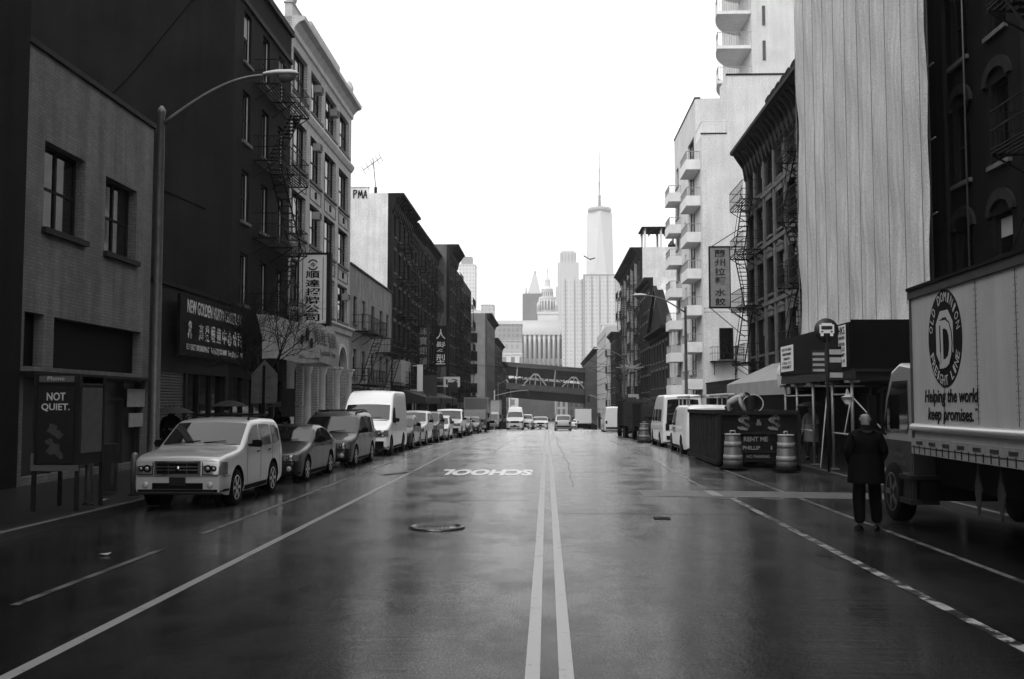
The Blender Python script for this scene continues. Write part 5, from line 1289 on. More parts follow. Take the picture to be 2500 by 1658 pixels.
    # side glass
    for sg in (-1, 1):
        for gi, (cols) in enumerate(side):
            s = MB(); rr = []
            for (yy, za, zb_) in cols: rr.append([(sg*(hw(yy, za+(zb_-za)*k/3)+.006), yy, za+(zb_-za)*k/3) for k in range(4)])
            s.grid(rr); s.build('side_window', M['glass'], t)
    # seams and handles
    if detail:
        s = MB()
        dl = sorted({c[0][0] for c in side}|{side[-1][-1][0]})
        for yy in dl:
            yy -= .04
            for sg in (-1, 1):
                zs_ = [clear+.16+(belt-clear-.16)*k/6 for k in range(7)]
                s.grid([[(sg*(hw(yy, z)+.004), yy, z), (sg*(hw(yy+.02, z)+.004), yy+.02, z)] for z in zs_])
        s.grid([[(x_, ws[0]-.08, sm(ws[0]-.08)+.034), (x_, ws[0]-.05, sm(ws[0]-.05)+.034)] for x_ in [W*.85*(k/6-1) for k in range(13)]])
        s.build('panel_gaps', M['black'], t)
        s = MB()
        for c in side[:2]:
            for sg in (-1, 1): yy = c[-1][0]-.18; s.bar((sg*(hw(yy, belt-.09)+.02), yy-.08, belt-.09), (sg*(hw(yy, belt-.09)+.02), yy+.08, belt-.085), .014, n=6)
        s.build('door_handles', M['black'] if g < .5 else M['grey'], t)
    # mirrors
    for sg in (-1, 1):
        s = MB(); ym = side[0][0][0]+.15; zm = belt+.09; X = sg*(W+.02)
        s.prism([(X+sg*.03, zm-.06), (X+sg*.20, zm-.07), (X+sg*.23, zm+.02), (X+sg*.19, zm+.08), (X+sg*.03, zm+.08)], ym-.03, ym+.07, 'Y'); s.bar((sg*(W-.06), ym+.02, zm-.04), (X+sg*.06, ym, zm-.02), .03)
        s.build('mirror', M['black'], t)
    # front: lamps, grille, bumper
    z0, z1 = lights; g_long = ft > .5
    for sg in (-1, 1):
        s = MB(); rr = []
        for (fr, yy) in ((.53, -.014), (.72, -.014), (.885, -.012), (None, .05), (None, .14), (None, .24 if g_long else .17)):
            X = W*fr if fr else W*interp(plan, yy)+.012
            rr.append([(sg*X, yy+(.03 if (z == z1 and fr) else 0), z) for z in (z0, (z0+z1)/2, z1)])
        s.grid(rr); hl = s.build('headlight', mat('lamp housing', .30, .10, metal=.7), t)
        s = MB(); hh = (z1-z0)
        for X_, r_ in ((.66, .30), (.79, .22)): s.lathe([(hh*r_*.55, -.016), (hh*r_*.9, -.022), (hh*r_, -.012)], 16, (sg*W*X_, -.012, (z0+z1)/2), 'Y')
        s.box(sg*W*.53 if sg > 0 else -W*.885, sg*W*.885 if sg > 0 else -W*.53, -.02, -.012, z0-.004, z0+.012); s.box(sg*W*.53 if sg > 0 else -W*.545, sg*W*.545 if sg > 0 else -W*.53, -.019, -.012, z0+.012, z1); s.build('lamp_bowl', M['black'], hl)
        s = MB()
        for X_, r_ in ((.66, .30), (.79, .22)): s.lathe([(.002, -.030), (hh*r_*.54, -.026)], 12, (sg*W*X_, -.012, (z0+z1)/2), 'Y')
        s.build('bulb', M['lens'], hl)
        if detail:
            s = MB(); s.lathe([(.005, -.02), (.055, -.018), (.075, .01)], 14, (sg*W*.70, .0, clear+.22), 'Y'); s.build('fog_lamp', M['lens'], t)
    s = MB(); gw = W*.50
    s.box(-gw, gw, -.012, .02, z0-.01, z1+.01); s.build('grille', M['black'], t)
    s = MB()
    if grille == 'bars':
        for z, h_ in ((z0-.01, .035), ((z0+z1)/2-.035, .022), ((z0+z1)/2+.025, .022), (z1-.02, .04)): s.box(-gw, gw, -.034, -.012, z, z+h_)
        for x_, w_ in ((-gw, .045), (-gw*.4, .012), (gw*.4, .012), (gw-.045, .045)): s.box(x_, x_+w_, -.033, -.012, z0, z1)
        s.lathe([(.001, -.045), (.04, -.044), (.055, -.03)], 14, (0, 0, (z0+z1)/2+.005), 'Y')
    elif grille == 'slat':
        for i in range(4): z = z0+.01+i*(z1-z0)/4; s.box(-gw, gw, -.022, -.012, z, z+.012)
    s.build('grille_trim', M['chrome'] if grille == 'bars' else M['dark2'], t)
    s = MB(); s.box(-W*.55, W*.55, -.014, .03, clear+.14, clear+.26)
    if dark_bumper: s.box(-W*.84, W*.84, -.05, .05, clear+.08, clear+.34)
    s.build('bumper_intake', M['black'], t)
    if detail:
        s = MB(); zc_ = z0-.035
        for z_, dz_ in ((zc_, .008), (clear+.085, .05)):
            cols_ = [(W*f_, -.006) for f_ in (0, .3, .6, .86)]+[(W*interp(plan, y_)*wf(z_)+.006, y_) for y_ in (.03, .08, .16, .26, .4)]
            full = [(-a_, b_) for a_, b_ in cols_[::-1]]+cols_[1:]
            s.grid([[(a_, b_, z_), (a_, b_, z_+dz_)] for a_, b_ in full], False)
        for sg in (-1, 1):
            s.grid([[(sg*(hw(y_, clear+.02)+.006), y_, clear+.01), (sg*(hw(y_, clear+.12)+.006), y_, clear+.11)] for y_ in [wheels[0]+wr+.12+(wheels[1]-wheels[0]-2*wr-.24)*k_/6 for k_ in range(7)]], False)
        s.build('dark_sill_trim', M['black'], t)
    s = MB(); s.box(-.16, .16, -.03 if not dark_bumper else -.065, -.015 if not dark_bumper else -.052, clear+.21, clear+.37); s.build('number_plate', M['dark2'] if not away else M['pale'], t)
    # tail
    for sg in (-1, 1):
        s = MB(); s.box(sg*W*.66 if sg > 0 else -W*.84, sg*W*.84 if sg > 0 else -W*.66, L_-.02, L_+.012, z0+.1, z1+.2); s.build('tail_light', M['dark2'], t)
    s = MB(); s.box(-W*.8, W*.8, L_-.05, L_+.05, clear+.2, clear+.38); s.build('rear_bumper', M['dark2'], t)
    if roofrails:
        s = MB(); ya, yb = ws[1]+.25, L_-.7
        for sg in (-1, 1):
            X = sg*(hw(2.5, sm(2.5))-.12); s.path([(X, ya, sm(ya)+.02), (X, ya+.1, sm(ya)+.08), (X, yb-.1, sm(yb)+.08), (X, yb, sm(yb)+.02)], .02, 6)
        X2 = hw(2.5, sm(2.5))-.12
        for yy in (ya+.4, yb-.4): s.bar((-X2, yy, sm(yy)+.09), (X2, yy, sm(yy)+.09), .02, n=6)
        s.build('roof_rails', M['black'], t)
    # wipers
    if detail:
        s = MB()
        for x_ in (-.55, .05): s.bar((x_*W, ws[0]+.0, sm(ws[0])+.05), ((x_+.5)*W, ws[0]+.06, sm(ws[0]+.06)+.05), .006)
        s.build('wipers', M['black'], t)
    return t, hw, sm
SUVT = [(0, .93), (.03, .98), (.10, 1.01), (.35, 1.06), (1.05, 1.12), (1.25, 1.17), (2.02, 1.64), (2.3, 1.70), (3.0, 1.73), (3.9, 1.70), (4.12, 1.64), (4.36, 1.12), (4.44, .95), (4.46, .60)]
SUVS = [[(1.55, 1.18, 1.22), (1.75, 1.16, 1.40), (2.1, 1.15, 1.58), (2.42, 1.14, 1.60)], [(2.52, 1.14, 1.60), (3.0, 1.14, 1.60), (3.3, 1.15, 1.58)], [(3.42, 1.15, 1.57), (3.8, 1.17, 1.54), (4.02, 1.22, 1.46)]]
sv, hwf, smf = car('parked_car', 'silver off road car with boxy chrome grille and roof rails parked nearest on the left', 'car', -7.14, 19.15, False, .49, SUVT, .90, (.88, 3.50), 1.12, SUVS, (1.30, 2.0), (4.14, 4.34), .26, .37, 'alloy', .20, [(0, .90), (.05, .95), (.2, .985), (.6, 1.0), (4.0, 1), (4.46, .93)], 'bars', None, (.67, .92), roofrails=True, ft=1)
SEDT = [(0, .56), (.04, .66), (.15, .74), (.5, .84), (1.15, .95), (1.38, 1.0), (2.1, 1.38), (2.5, 1.46), (3.0, 1.45), (3.6, 1.34), (4.2, 1.08), (4.6, 1.03), (4.75, .95), (4.8, .6)]
SEDS = [[(1.75, 1.0, 1.05), (2.0, .99, 1.22), (2.3, .98, 1.34), (2.6, .98, 1.38)], [(2.7, .98, 1.38), (3.1, .99, 1.37), (3.4, 1.0, 1.31), (3.75, 1.03, 1.14)]]
def sedan(lab, x, y, g, away=False, **k): return car('parked_car', lab, 'car', x, y, away, g, SEDT, .90, (.93, 3.72), 1.0, SEDS, (1.42, 2.12), (3.55, 4.18), .17, .33, 'alloy', .34, None, 'slat', None, (.58, .74), **k)
sedan('black saloon with slit headlights parked second behind the silver off road car', -7.2, 25.3, .006)
VANT = [(0, .62), (.05, .78), (.2, .88), (.9, 1.02), (1.1, 1.07), (1.95, 1.60), (2.3, 1.72), (3.4, 1.76), (4.5, 1.70), (4.72, 1.55), (4.86, 1.05), (4.95, .6)]
VANS = [[(1.55, 1.08, 1.14), (1.8, 1.07, 1.36), (2.1, 1.06, 1.54), (2.4, 1.06, 1.60)], [(2.5, 1.06, 1.61), (3.2, 1.06, 1.62), (3.5, 1.06, 1.61)], [(3.6, 1.06, 1.6), (4.2, 1.08, 1.56), (4.55, 1.1, 1.48)]]
car('parked_car', 'dark minivan with pale headlights parked third in the left row before the white van', 'minivan', -7.15, 31.4, False, .008, VANT, .96, (.95, 3.9), 1.07, VANS, (1.14, 1.92), (4.74, 4.84), .19, .34, 'alloy', .24, None, 'slat', None, (.62, .80), roofrails=True)
# tall cargo van
CVT = [(0, .80), (.04, 1.0), (.12, 1.10), (.75, 1.30), (.92, 1.36), (1.45, 1.98), (1.75, 2.30), (2.1, 2.48), (2.6, 2.56), (5.2, 2.56), (5.38, 2.44), (5.42, 1.6), (5.44, .7)]
CVS = [[(1.2, 1.32, 1.42), (1.45, 1.28, 1.72), (1.7, 1.26, 1.88), (2.05, 1.26, 1.90)]]
t, hw_, sm_ = car('parked_van', 'tall white cargo van with dark grille parked in the left row', 'van', -7.12, 38.3, False, .78, CVT, 1.0, (.95, 4.2), 1.30, CVS, (.96, 1.46), None, .26, .38, 'steel', .09, [(0, .88), (.06, .95), (.25, 1.0), (5.3, 1.0), (5.44, .97)], 'plain', None, (.78, 1.02), dark_bumper=True)
s = MB(); s.box(-.52, .52, -.03, .01, .66, 1.08); s.build('dark_grille', M['black'], t)
car('parked_car', 'small dark rounded hatchback parked right behind the tall white van', 'car', -6.95, 44.6, False, .015, [(0, .55), (.05, .7), (.5, .86), (.95, .98), (1.6, 1.36), (2.0, 1.5), (2.7, 1.52), (3.3, 1.4), (3.9, 1.0), (4.1, .6)], .87, (.8, 3.3), 1.0, [[(1.35, 1.0, 1.06), (1.7, .99, 1.3), (2.1, .98, 1.42), (2.25, .98, 1.43)], [(2.35, .98, 1.43), (2.8, .99, 1.42), (3.3, 1.03, 1.2)]], (1.0, 1.6), (3.3, 3.85), .17, .32, 'alloy', .34, None, 'slat', None, (.6, .74))
car('parked_car', 'white crossover car parked sixth in the left row', 'car', -7.0, 49.7, False, .62, SUVT, .90, (.88, 3.50), 1.12, SUVS, (1.30, 2.0), (4.14, 4.34), .22, .35, 'alloy', .26, None, 'slat', None, (.72, .88))
car('parked_car', 'grey car with dark side parked between two white cars in the left row', 'car', -7.0, 55.4, False, .07, SUVT, .90, (.88, 3.50), 1.12, SUVS, (1.30, 2.0), (4.14, 4.34), .22, .35, 'alloy', .26, None, 'slat', None, (.72, .88))
car('parked_car', 'small white car parked before the white pickup in the left row', 'car', -7.0, 61.8, False, .6, [(0, .55), (.05, .7), (.5, .86), (.95, .98), (1.6, 1.36), (2.0, 1.5), (2.7, 1.52), (3.3, 1.4), (3.9, 1.0), (4.1, .6)], .87, (.8, 3.3), 1.0, [[(1.35, 1.0, 1.06), (1.7, .99, 1.3), (2.1, .98, 1.42), (2.25, .98, 1.43)], [(2.35, .98, 1.43), (2.8, .99, 1.42), (3.3, 1.03, 1.2)]], (1.0, 1.6), (3.3, 3.85), .17, .32, 'alloy', .34, None, 'slat', None, (.6, .74))
car('parked_pickup', 'white pickup with flat roof visor and dark bumper parked in the left row', 'pickup truck', -6.95, 69.0, False, .72, [(0, .9), (.05, 1.1), (.9, 1.2), (1.2, 1.24), (1.75, 1.85), (2.1, 1.98), (3.2, 1.98), (3.5, 1.85), (3.62, 1.2), (5.2, 1.18), (5.3, .6)], 1.0, (.95, 4.2), 1.22, [[(1.55, 1.24, 1.36), (1.8, 1.22, 1.7), (2.4, 1.22, 1.84), (2.5, 1.22, 1.84)], [(2.6, 1.22, 1.84), (3.3, 1.22, 1.8)]], (1.25, 1.78), None, .36, .4, 'steel', .16, None, 'slat', None, (.86, 1.06), dark_bumper=True)
sedan('dark car parked behind the white pickup before the box truck', -6.9, 77, .01)
sedan('dark saloon parked just before the far box truck', -6.9, 88, .015)
def box_truck(name, lab, x, y, away, g_cab, g_box, W=1.2, L_=7, H_=3.4, cat='box truck', yaw=0):
    t = thing(name, lab, cat, (x, y, roadz(y, x)), R(180 if away else 0)+yaw)
    s = MB(); s.box(-W, W, 1.9, L_, 1.0, H_); s.build('cargo_box', g_box if not isinstance(g_box, float) else paint(g_box), t)
    s = MB(); [s.box(*q) for q in ((-W-.02, W+.02, 1.86, 1.94, H_-.08, H_+.02), (-W-.02, -W+.06, 1.86, 1.92, 1, H_-.08), (W-.06, W+.02, 1.86, 1.92, 1, H_-.08), (-W-.02, -W-.001, 1.94, L_, H_-.08, H_+.02), (W+.001, W+.02, 1.94, L_, H_-.08, H_+.02), (-W, W, L_+.001, L_+.05, 1.0, 1.12))]; s.build('box_frame', M['pale'], t)
    s = MB(); s.prism([(.0, .55), (-.02, 1.25), (.25, 1.95), (.45, 2.2), (1.8, 2.25), (1.8, .5)], -W*.93, W*.93); o = s.build('cab', paint(g_cab), t, bevel=.05)
    s = MB(); s.prism([(-.035, 1.27), (.215, 1.93), (.235, 1.93), (-.015, 1.27)], -W*.84, W*.84); s.build('windshield', M['glass'], t)
    for sg in (-1, 1):
        s = MB(); s.prism([(.15, 1.3), (.38, 1.95), (1.3, 1.95), (1.3, 1.3)], sg*W*.932, sg*(W*.932+.01)); s.build('side_window', M['glass'], t)
        s = MB(); s.box(sg*W*.62-.12, sg*W*.62+.12, -.05, .0, .75, .95); s.build('headlight', M['lens'], t)
        s = MB(); s.box(sg*(W+.16)-.08, sg*(W+.16)+.08, .1, .16, 1.4, 1.85); s.bar((sg*W*.9, .2, 1.8), (sg*(W+.16), .13, 1.8), .02); s.build('mirror', M['black'], t)
        for wy in (.95, L_-1.6):
            a, b_ = wheel_meshes(.45, .26, 'steel'); o = inst('wheel', a, t, (sg*(W-.16), wy, .45), (0, 0, 0 if sg < 0 else R(180))); inst('rim', b_, o)
    s = MB(); s.box(-W*.5, W*.5, -.04, .0, .8, 1.15); s.build('grille', M['black'], t)
    s = MB(); s.box(-W*.95, W*.95, -.12, .0, .42, .68); s.build('bumper', M['pale'], t)
    s = MB(); s.box(-.5, .5, .6, L_-.2, .55, .98); s.box(-W*.8, W*.8, L_-.9, L_-.85, .4, 1.0); s.build('chassis', M['black'], t)
    return t
box_truck('parked_truck', 'grey box truck with pale roof edge parked far along the left row', -7.1, 98, False, .10, .16)
box_truck('parked_truck', 'white box truck parked beyond the grey box truck on the left', -7.1, 124, False, .7, .6, L_=6, H_=3.7)
# far traffic
def far_car(name, lab, cat, x, y, g, away, topp=None, H_=1.45, **k):
    return sedan_at(name, lab, cat, x, y, g, away)
def small(lab, x, y, g, away, kind='sedan', cat='car', name='car'):
    T, S, W, wh, belt, ws, rw = {'sedan': (SEDT, SEDS, .9, (.93, 3.72), 1.0, (1.42, 2.12), (3.55, 4.18)), 'suv': (SUVT, SUVS, .92, (.88, 3.5), 1.12, (1.30, 2.0), (4.14, 4.34)), 'van': (CVT, CVS, .98, (.95, 4.2), 1.3, (.96, 1.46), None)}[kind]
    return car(name, lab, cat, x, y, away, g, T, W, wh, belt, S, ws, rw, .2, .35, 'cap', .2, None, 'slat', None, (.62, .8) if kind != 'van' else (.8, 1.0), detail=False)
small('white van approaching far off beside the left row', -3.6, 112, .75, False, 'van', 'van', 'van')
small('pale car following close beside the far white van', -2.55, 116, .6, False, 'suv')
small('dark small car in the far oncoming lane', -1.6, 128, .12, False)
small('white taxi like car with dark bonnet approaching beside the centre line', -.75, 118, .7, False)
small('silver car driving away in the far right lane', 1.75, 112, .3, True, 'suv')
small('small white car behind the silver car near the centre', 3.1, 135, .7, True)
box_truck('truck', 'far box truck with plain white rear in the right lane', 5.0, 142, True, .5, .75, W=1.1, L_=5, H_=3.0)
# right side parked
small('white van parked beyond the black lorries at the right kerb', 6.6, 104, .7, True, 'van', 'van', 'parked_van')
def lorry(lab, x, y, L_, H_, seed):
    t = thing('parked_lorry', lab, 'lorry', (x, y, roadz(y, x)), R(180))
    random.seed(seed)
    s = MB(); s.prism([(0, .6), (0, 1.5), (.3, 2.2), (1.9, 2.25), (1.9, .6)], -1.1, 1.1); s.build('cab', M['dark2'], t, bevel=.05)
    s = MB(); s.box(-1.15, -1.07, 2.0, L_, 1.0, H_); s.box(1.07, 1.15, 2.0, L_, 1.0, H_); s.box(-1.07, 1.07, L_-.08, L_, .95, H_-.1); s.box(-1.07, 1.07, 2.0, 2.08, 1.0, H_+.15); s.box(-1.07, 1.07, 2.08, L_-.08, .95, 1.05); s.build('dump_body', M['dark'], t)
    s = MB()
    for i in range(8): y_ = 2.3+i*(L_-2.6)/7; s.box(-1.21, -1.152, y_, y_+.1, 1.0, H_); s.box(1.152, 1.21, y_, y_+.1, 1.0, H_)
    s.box(-1.21, -1.0, 2.0, L_, H_+.001, H_+.08); s.box(1.0, 1.21, 2.0, L_, H_+.001, H_+.08); s.box(-1.0, 1.0, L_+.001, L_+.06, 1.5, 1.58); s.build('body_ribs', M['dark2'], t)
    for sg in (-1, 1):
        for wy in (1.0, L_-1.9, L_-.85):
            a, b_ = wheel_meshes(.48, .28, 'steel'); o = inst('wheel', a, t, (sg*.98, wy, .48), (0, 0, 0 if sg < 0 else R(180))); inst('rim', b_, o)
        s = MB(); s.box(sg*.8-.12, sg*.8+.12, L_, L_+.03, .8, .92); s.build('tail_light', M['grey'], t)
    s = MB(); s.box(-.5, .5, .3, L_-.2, .55, .94); s.box(-.9, .9, L_-.06, L_, .45, .62); s.build('chassis', M['black'], t)
    s = MB(); s.box(-.4, .4, L_+.03, L_+.05, .48, .6); s.build('number_plate', M['pale'], t)
    s = MB(); 
    for k in range(16): a = random.uniform(-.9, .9); b_ = random.uniform(2.4, L_-.4); s.box(a, a+random.uniform(.1, .5), b_, b_+random.uniform(.2, .6), 1.05, H_+random.uniform(-.1, .25))
    s.build('rubble_load', M['grey'], t)
lorry('black open topped lorry parked right of the far white van', 6.65, 66, 7.5, 2.3, 1); lorry('second black lorry further along the right kerb', 6.5, 77, 8, 2.7, 2)
car('parked_van', 'white high roofed van seen from behind at the right kerb behind the service van', 'van', 6.4, 52.6, True, .72, CVT, .98, (.95, 4.2), 1.30, [CVS[0], [(2.3, 1.3, 1.86), (3.4, 1.3, 1.88)], [(3.6, 1.3, 1.88), (4.9, 1.3, 1.86)]], (.96, 1.46), (5.385, 5.43), .26, .38, 'steel', .09, [(0, .88), (.25, 1.0), (5.2, 1.0), (5.44, .95)], 'plain', None, (.78, 1.02))
SVT = [(0, .75), (.05, .95), (.8, 1.08), (1.1, 1.14), (1.7, 1.78), (2.0, 1.93), (2.6, 1.98), (5.3, 1.98), (5.45, 1.85), (5.5, .6)]
t, h1, s1 = car('parked_van', 'white service van with lettered door and pipe rack behind the black skip', 'van', 6.35, 44.4, True, .75, SVT, .98, (.95, 4.1), 1.15, [[(1.5, 1.16, 1.3), (1.75, 1.15, 1.65), (2.0, 1.15, 1.78), (2.4, 1.15, 1.8)]], (1.12, 1.7), (5.455, 5.49), .25, .37, 'steel', .12, None, 'plain', None, (.74, .96))
s = MB()
for i, (tx, z, w_) in enumerate((('PLUMBING', .98, .7), ('HEATING', .84, .6))): put_text(s, tx, (.985, 2.3-0, z), (0, -1, 0), (0, 0, 1), w_, .1, .006, offset=.02)
s2 = MB()
for v, f in ((s, 1),): pass
o = s.build('lettering', M['dark2'], t); 
for v in o.data.vertices: v.co.x = .99 if v.co.x > .95 else v.co.x
s = MB()
for yy in (2.3, 3.4, 4.6, 5.3):
    for sg in (-1, 1): s.bar((sg*.8, yy, 1.95), (sg*.8, yy, 2.3), .025)
    s.bar((-.85, yy, 2.3), (.85, yy, 2.3), .025)
for sg in (-1, 1): s.bar((sg*.82, 1.9, 2.33), (sg*.82, 5.5, 2.33), .025)
s.build('roof_rack', M['pale'], t)
o = thing('ladder', 'aluminium ladder lying on the roof rack of the service van', 'ladder', (6.0, 38.2, 2.28)); s = MB()
for x_ in (0, .42): s.bar((x_, 0, 0), (x_+.15, 5.6, 0), .035, .02)
for i in range(16): s.bar((.01+i*.008, .2+i*.34, 0), (.42+i*.008, .2+i*.34, 0), .015, n=6)
s.build('rails_and_rungs', M['chrome'], o)
o = MB().bar((6.75, 37.6, 2.33), (6.85, 43.5, 2.33), .055, n=10).bar((7.05, 37.9, 2.33), (7.1, 43.0, 2.33), .055, n=10).build('pipe_bundle', M['pale']); tag(o, 'two long pale pipes on the roof rack of the service van', 'pipes')

def RV(i):
    q = MB()
    for k in range(22):
        for dy in (-.05, .04): q.box(-.005, -.001, -i*1.22-1.4+dy-.006, -i*1.22-1.4+dy+.006, 1.8+k*.085, 1.812+k*.085)
    return q
# ================= FREIGHT LORRY =================
tr = thing('freight_truck', 'white freight lorry with round black emblem and slogan parked at the right kerb', 'lorry', (5.75, 15.9, 0), -R(2.1))
# local: box side at x=0, corner at y=0, box runs to y=-7.2; cab ahead at y>0
BL, BW, B0z, B1z = 7.4, 2.45, 1.22, 3.80
s = MB(); s.box(0, BW, -BL, 0, B0z+.24, B1z-.16); s.build('cargo_box', mat('box panel', .33, .45, 1.2, .12, streak=.16, gs=60, ga=.12), tr)
s = MB(); s.box(-.03, BW+.03, -BL-.02, .03, B1z-.16, B1z-.03); s.build('top_rail', M['grey'], tr)
s = MB(); s.box(-.05, BW+.05, -BL-.04, .05, B1z-.03, B1z+.015); s.build('roof_edge', M['black'], tr)
s = MB(); s.box(-.025, BW+.03, -BL, .02, B0z, B0z+.24); s.build('bottom_rail', mat('rail aluminium', .2, .45, 10, .3), tr)
s = MB()
for i in range(13): y = -.22-i*.56; s.box(-.032, -.026, y-.26, y, B0z+.15, B0z+.2)
s.m = 1
for i in range(30): y = -.1-i*.245; s.box(-.034, -.026, y-.02, y, B0z+.01, B0z+.13)
s.box(-.03, -.0262, -BL, 0, B0z+.1, B0z+.112)
s.build('reflective_strip', [M['dark'], M['dark2']], tr)
s = MB(); s.lathe([(.055, -BL), (.06, -BL+.02), (.06, -.05), (.05, 0)], 16, (-.012, 0, B0z+.41), 'Y'); s.build('rub_rail', mat('rub rail steel', .55, .28, metal=.6), tr)
s = MB(); s.box(-.015, 0.0, -.06, .02, B0z+.24, B1z-.16); s.build('corner_post', M['grey'], tr)
each('panel_seam', [MB().box(-.004, -.001, -i*1.22-.012-1.4, -i*1.22-1.4, B0z+.5, B1z-.17) for i in range(0, 5)], M['dark2'], tr)
each('rivet_row', [RV(i) for i in range(0, 5)], M['grey'], tr)
# writing: the outer face looks towards -x; text runs towards -y
RT, UP = (0, -1, 0), (0, 0, 1)
def on_box(s, body, y, z, wd, ht, d=-.006, **k): return put_text(s, body, (d, y, z), RT, UP, wd, ht, .004, **k)
em = MB(); cy, cz, ra, rb = -1.48, 2.93, .66, .70
pts = [(cy+ra*math.cos(2*math.pi*i/56), cz+rb*math.sin(2*math.pi*i/56)) for i in range(56)]
em.prism(pts, -.006, -.0012); em.build('emblem_disc', M['black'], tr)
s = MB()
def ring_text(word, a0, a1, ra_, rb_, h_, flip=False):
    n = len(word)
    for i, ch in enumerate(word):
        if ch == ' ': continue
        a = R(a0+(a1-a0)*i/(n-1)); p = Vector((-.0085, cy-ra_*math.cos(a), cz+rb_*math.sin(a)))
        tn = Vector((0, ra_*math.sin(a), rb_*math.cos(a))).normalized()     # direction of growing angle
        rt = -tn if not flip else tn; up = Vector((0, -rt.z, rt.y)) if False else Vector((0, rt.z, -rt.y))
        # up must point outward (or inward when flipped)
        outw = Vector((0, -math.cos(a)/ra_, math.sin(a)/rb_)).normalized()
        if (up.dot(outw) < 0) != flip: up = -up
        wd = h_*(.72 if ch not in 'IL' else .35 if ch == 'I' else .6)
        put_text(s, ch, p-rt*wd/2-up*h_/2, rt, up, wd, h_, .003)
ring_text('OLD DOMINION', 165, 15, .55, .60, .14)
ring_text('FREIGHT LINE', 205, 335, .55, .60, .14, True)
s.build('emblem_lettering', mat('emblem light', .36, .5), tr)
s = MB()
oc = lambda w_, h_, ch_: [(cy-w_, cz-h_+ch_), (cy-w_+ch_, cz-h_), (cy+w_-ch_, cz-h_), (cy+w_, cz-h_+ch_), (cy+w_, cz+h_-ch_), (cy+w_-ch_, cz+h_), (cy-w_+ch_, cz+h_), (cy-w_, cz+h_-ch_)]
P, Q = oc(.33, .40, .18), oc(.20, .30, .12)
for k in range(8):
    if k == 0: continue
    s.prism([P[k], P[(k+1)%8], Q[(k+1)%8], Q[k]], -.009, -.0062)
s.build('emblem_letter', MATS['emblem light'], tr)
s = MB(); put_text(s, 'D', (-.0095, cy+.16, cz-.44), RT, UP, .48, .72, .002, offset=.06); s.build('emblem_letter_outline', M['black'], tr)  # dark printed outline behind the light letter
s = MB(); put_text(s, 'D', (-.0125, cy+.13, cz-.42), RT, UP, .42, .68, .002, offset=.02); s.box(-.0135, -.0115, cy+.02, cy+.2, cz-.43, cz-.36); s.box(-.0135, -.0115, cy+.02, cy+.2, cz+.2, cz+.26); s.build('emblem_letter', MATS['emblem light'], tr)
s = MB(); on_box(s, 'Helping the world', -.6, 1.955, 2.05, .25, offset=.015, shear=.18); on_box(s, 'keep promises.', -.72, 1.70, 1.75, .24, offset=.015, shear=.18)
on_box(s, 'TM', -2.52, 1.90, .09, .035)
s.build('slogan', M['black'], tr)
# cab (cab-over), local y 0.55..2.3
s = MB(); s.prism([(.55, .85), (.55, 2.62), (1.15, 2.68), (1.62, 2.55), (1.95, 2.1), (2.18, 1.5), (2.22, .55), (1.9, .5), (1.75, .75), (1.0, .75)], .16, BW-.16); s.build('cab', paint(.33), tr, bevel=.05)
s = MB(); s.prism([(1.66, 2.5), (1.97, 2.1), (2.17, 1.56), (2.2, 1.56), (2.0, 2.12), (1.69, 2.53)], .26, BW-.26); s.build('windshield', M['glass'], tr)
s = MB(); s.prism([(.72, 1.62), (.72, 2.38), (1.5, 2.38), (1.78, 2.06), (1.98, 1.62), (1.9, 1.52), (.8, 1.5)], .145, .158); s.build('side_window', M['glass'], tr)
s = MB(); s.prism([(.56, .87), (.56, 1.38), (2.17, 1.38), (2.2, .87)], .150, .1585); s.build('dark_side_band', M['dark'], tr)
s = MB()
for i, tx in enumerate(('OLD', 'DOMINION', 'FREIGHT LINE')): put_text(s, tx, (.142, 1.5-.1*(i < 1), 1.22-i*.13), RT, UP, (.3, .55, .7)[i], .085, .004, offset=.01)
s.build('door_lettering', M['grey'], tr)
s = MB(); s.box(.10, .148, 1.98, 2.06, 1.45, 2.25); s.box(-.12, .02, 2.0, 2.1, 1.55, 2.15); s.bar((.05, 2.05, 2.2), (.2, 1.9, 2.3), .02); s.bar((.05, 2.05, 1.5), (.2, 1.95, 1.45), .02); s.build('mirror', M['black'], tr)
s = MB(); s.box(.2, BW-.2, .3, 2.1, .45, .75); s.box(.5, BW-.5, -BL+.3, .5, .72, 1.2); s.box(.05, BW-.05, -BL, -BL+.1, .5, .62); s.build('chassis', M['black'], tr)
s = MB(); s.box(.165, BW-.165, .53, .547, .84, 2.6); s.build('rear_panel', M['dark'], tr)
s = MB(); s.box(.05, .5, .35, .95, .38, .46); s.box(.05, .5, .35, .95, .78, .84); s.box(.1, .16, .4, .46, .46, .78); s.box(.1, .16, .82, .9, .46, .78); s.build('step', M['dark2'], tr)
s = MB(); s.box(.1, .55, .5, .9, .46, .77); s.build('fuel_tank', M['dark2'], tr)
for wy in (1.45, -BL+1.4):
    for x_, rz in ((.22, 0), (BW-.22, R(180))):
        a, b_ = wheel_meshes(.50, .28, 'steel'); o = inst('wheel', a, tr, (x_, wy, .50), (0, 0, rz)); inst('rim', b_, o)
# grey lozenge shaped plates hanging under the box
for i, y in enumerate((-2.26, -3.0)):
    s = MB(); P_ = [(y, 1.16), (y-.04, 1.0), (y-.12, .84), (y-.07, .72), (y-.03, .55), (y+.02, .50), (y+.05, .62), (y+.11, .80), (y+.10, .9), (y+.05, 1.04)]
    s.prism(P_, .10, .12); s.bar((.11, y, 1.1), (.11, y, 1.24), .01); s.build('hanging_plate', mat('muddy plate', .03, .6, 25, .5), tr)
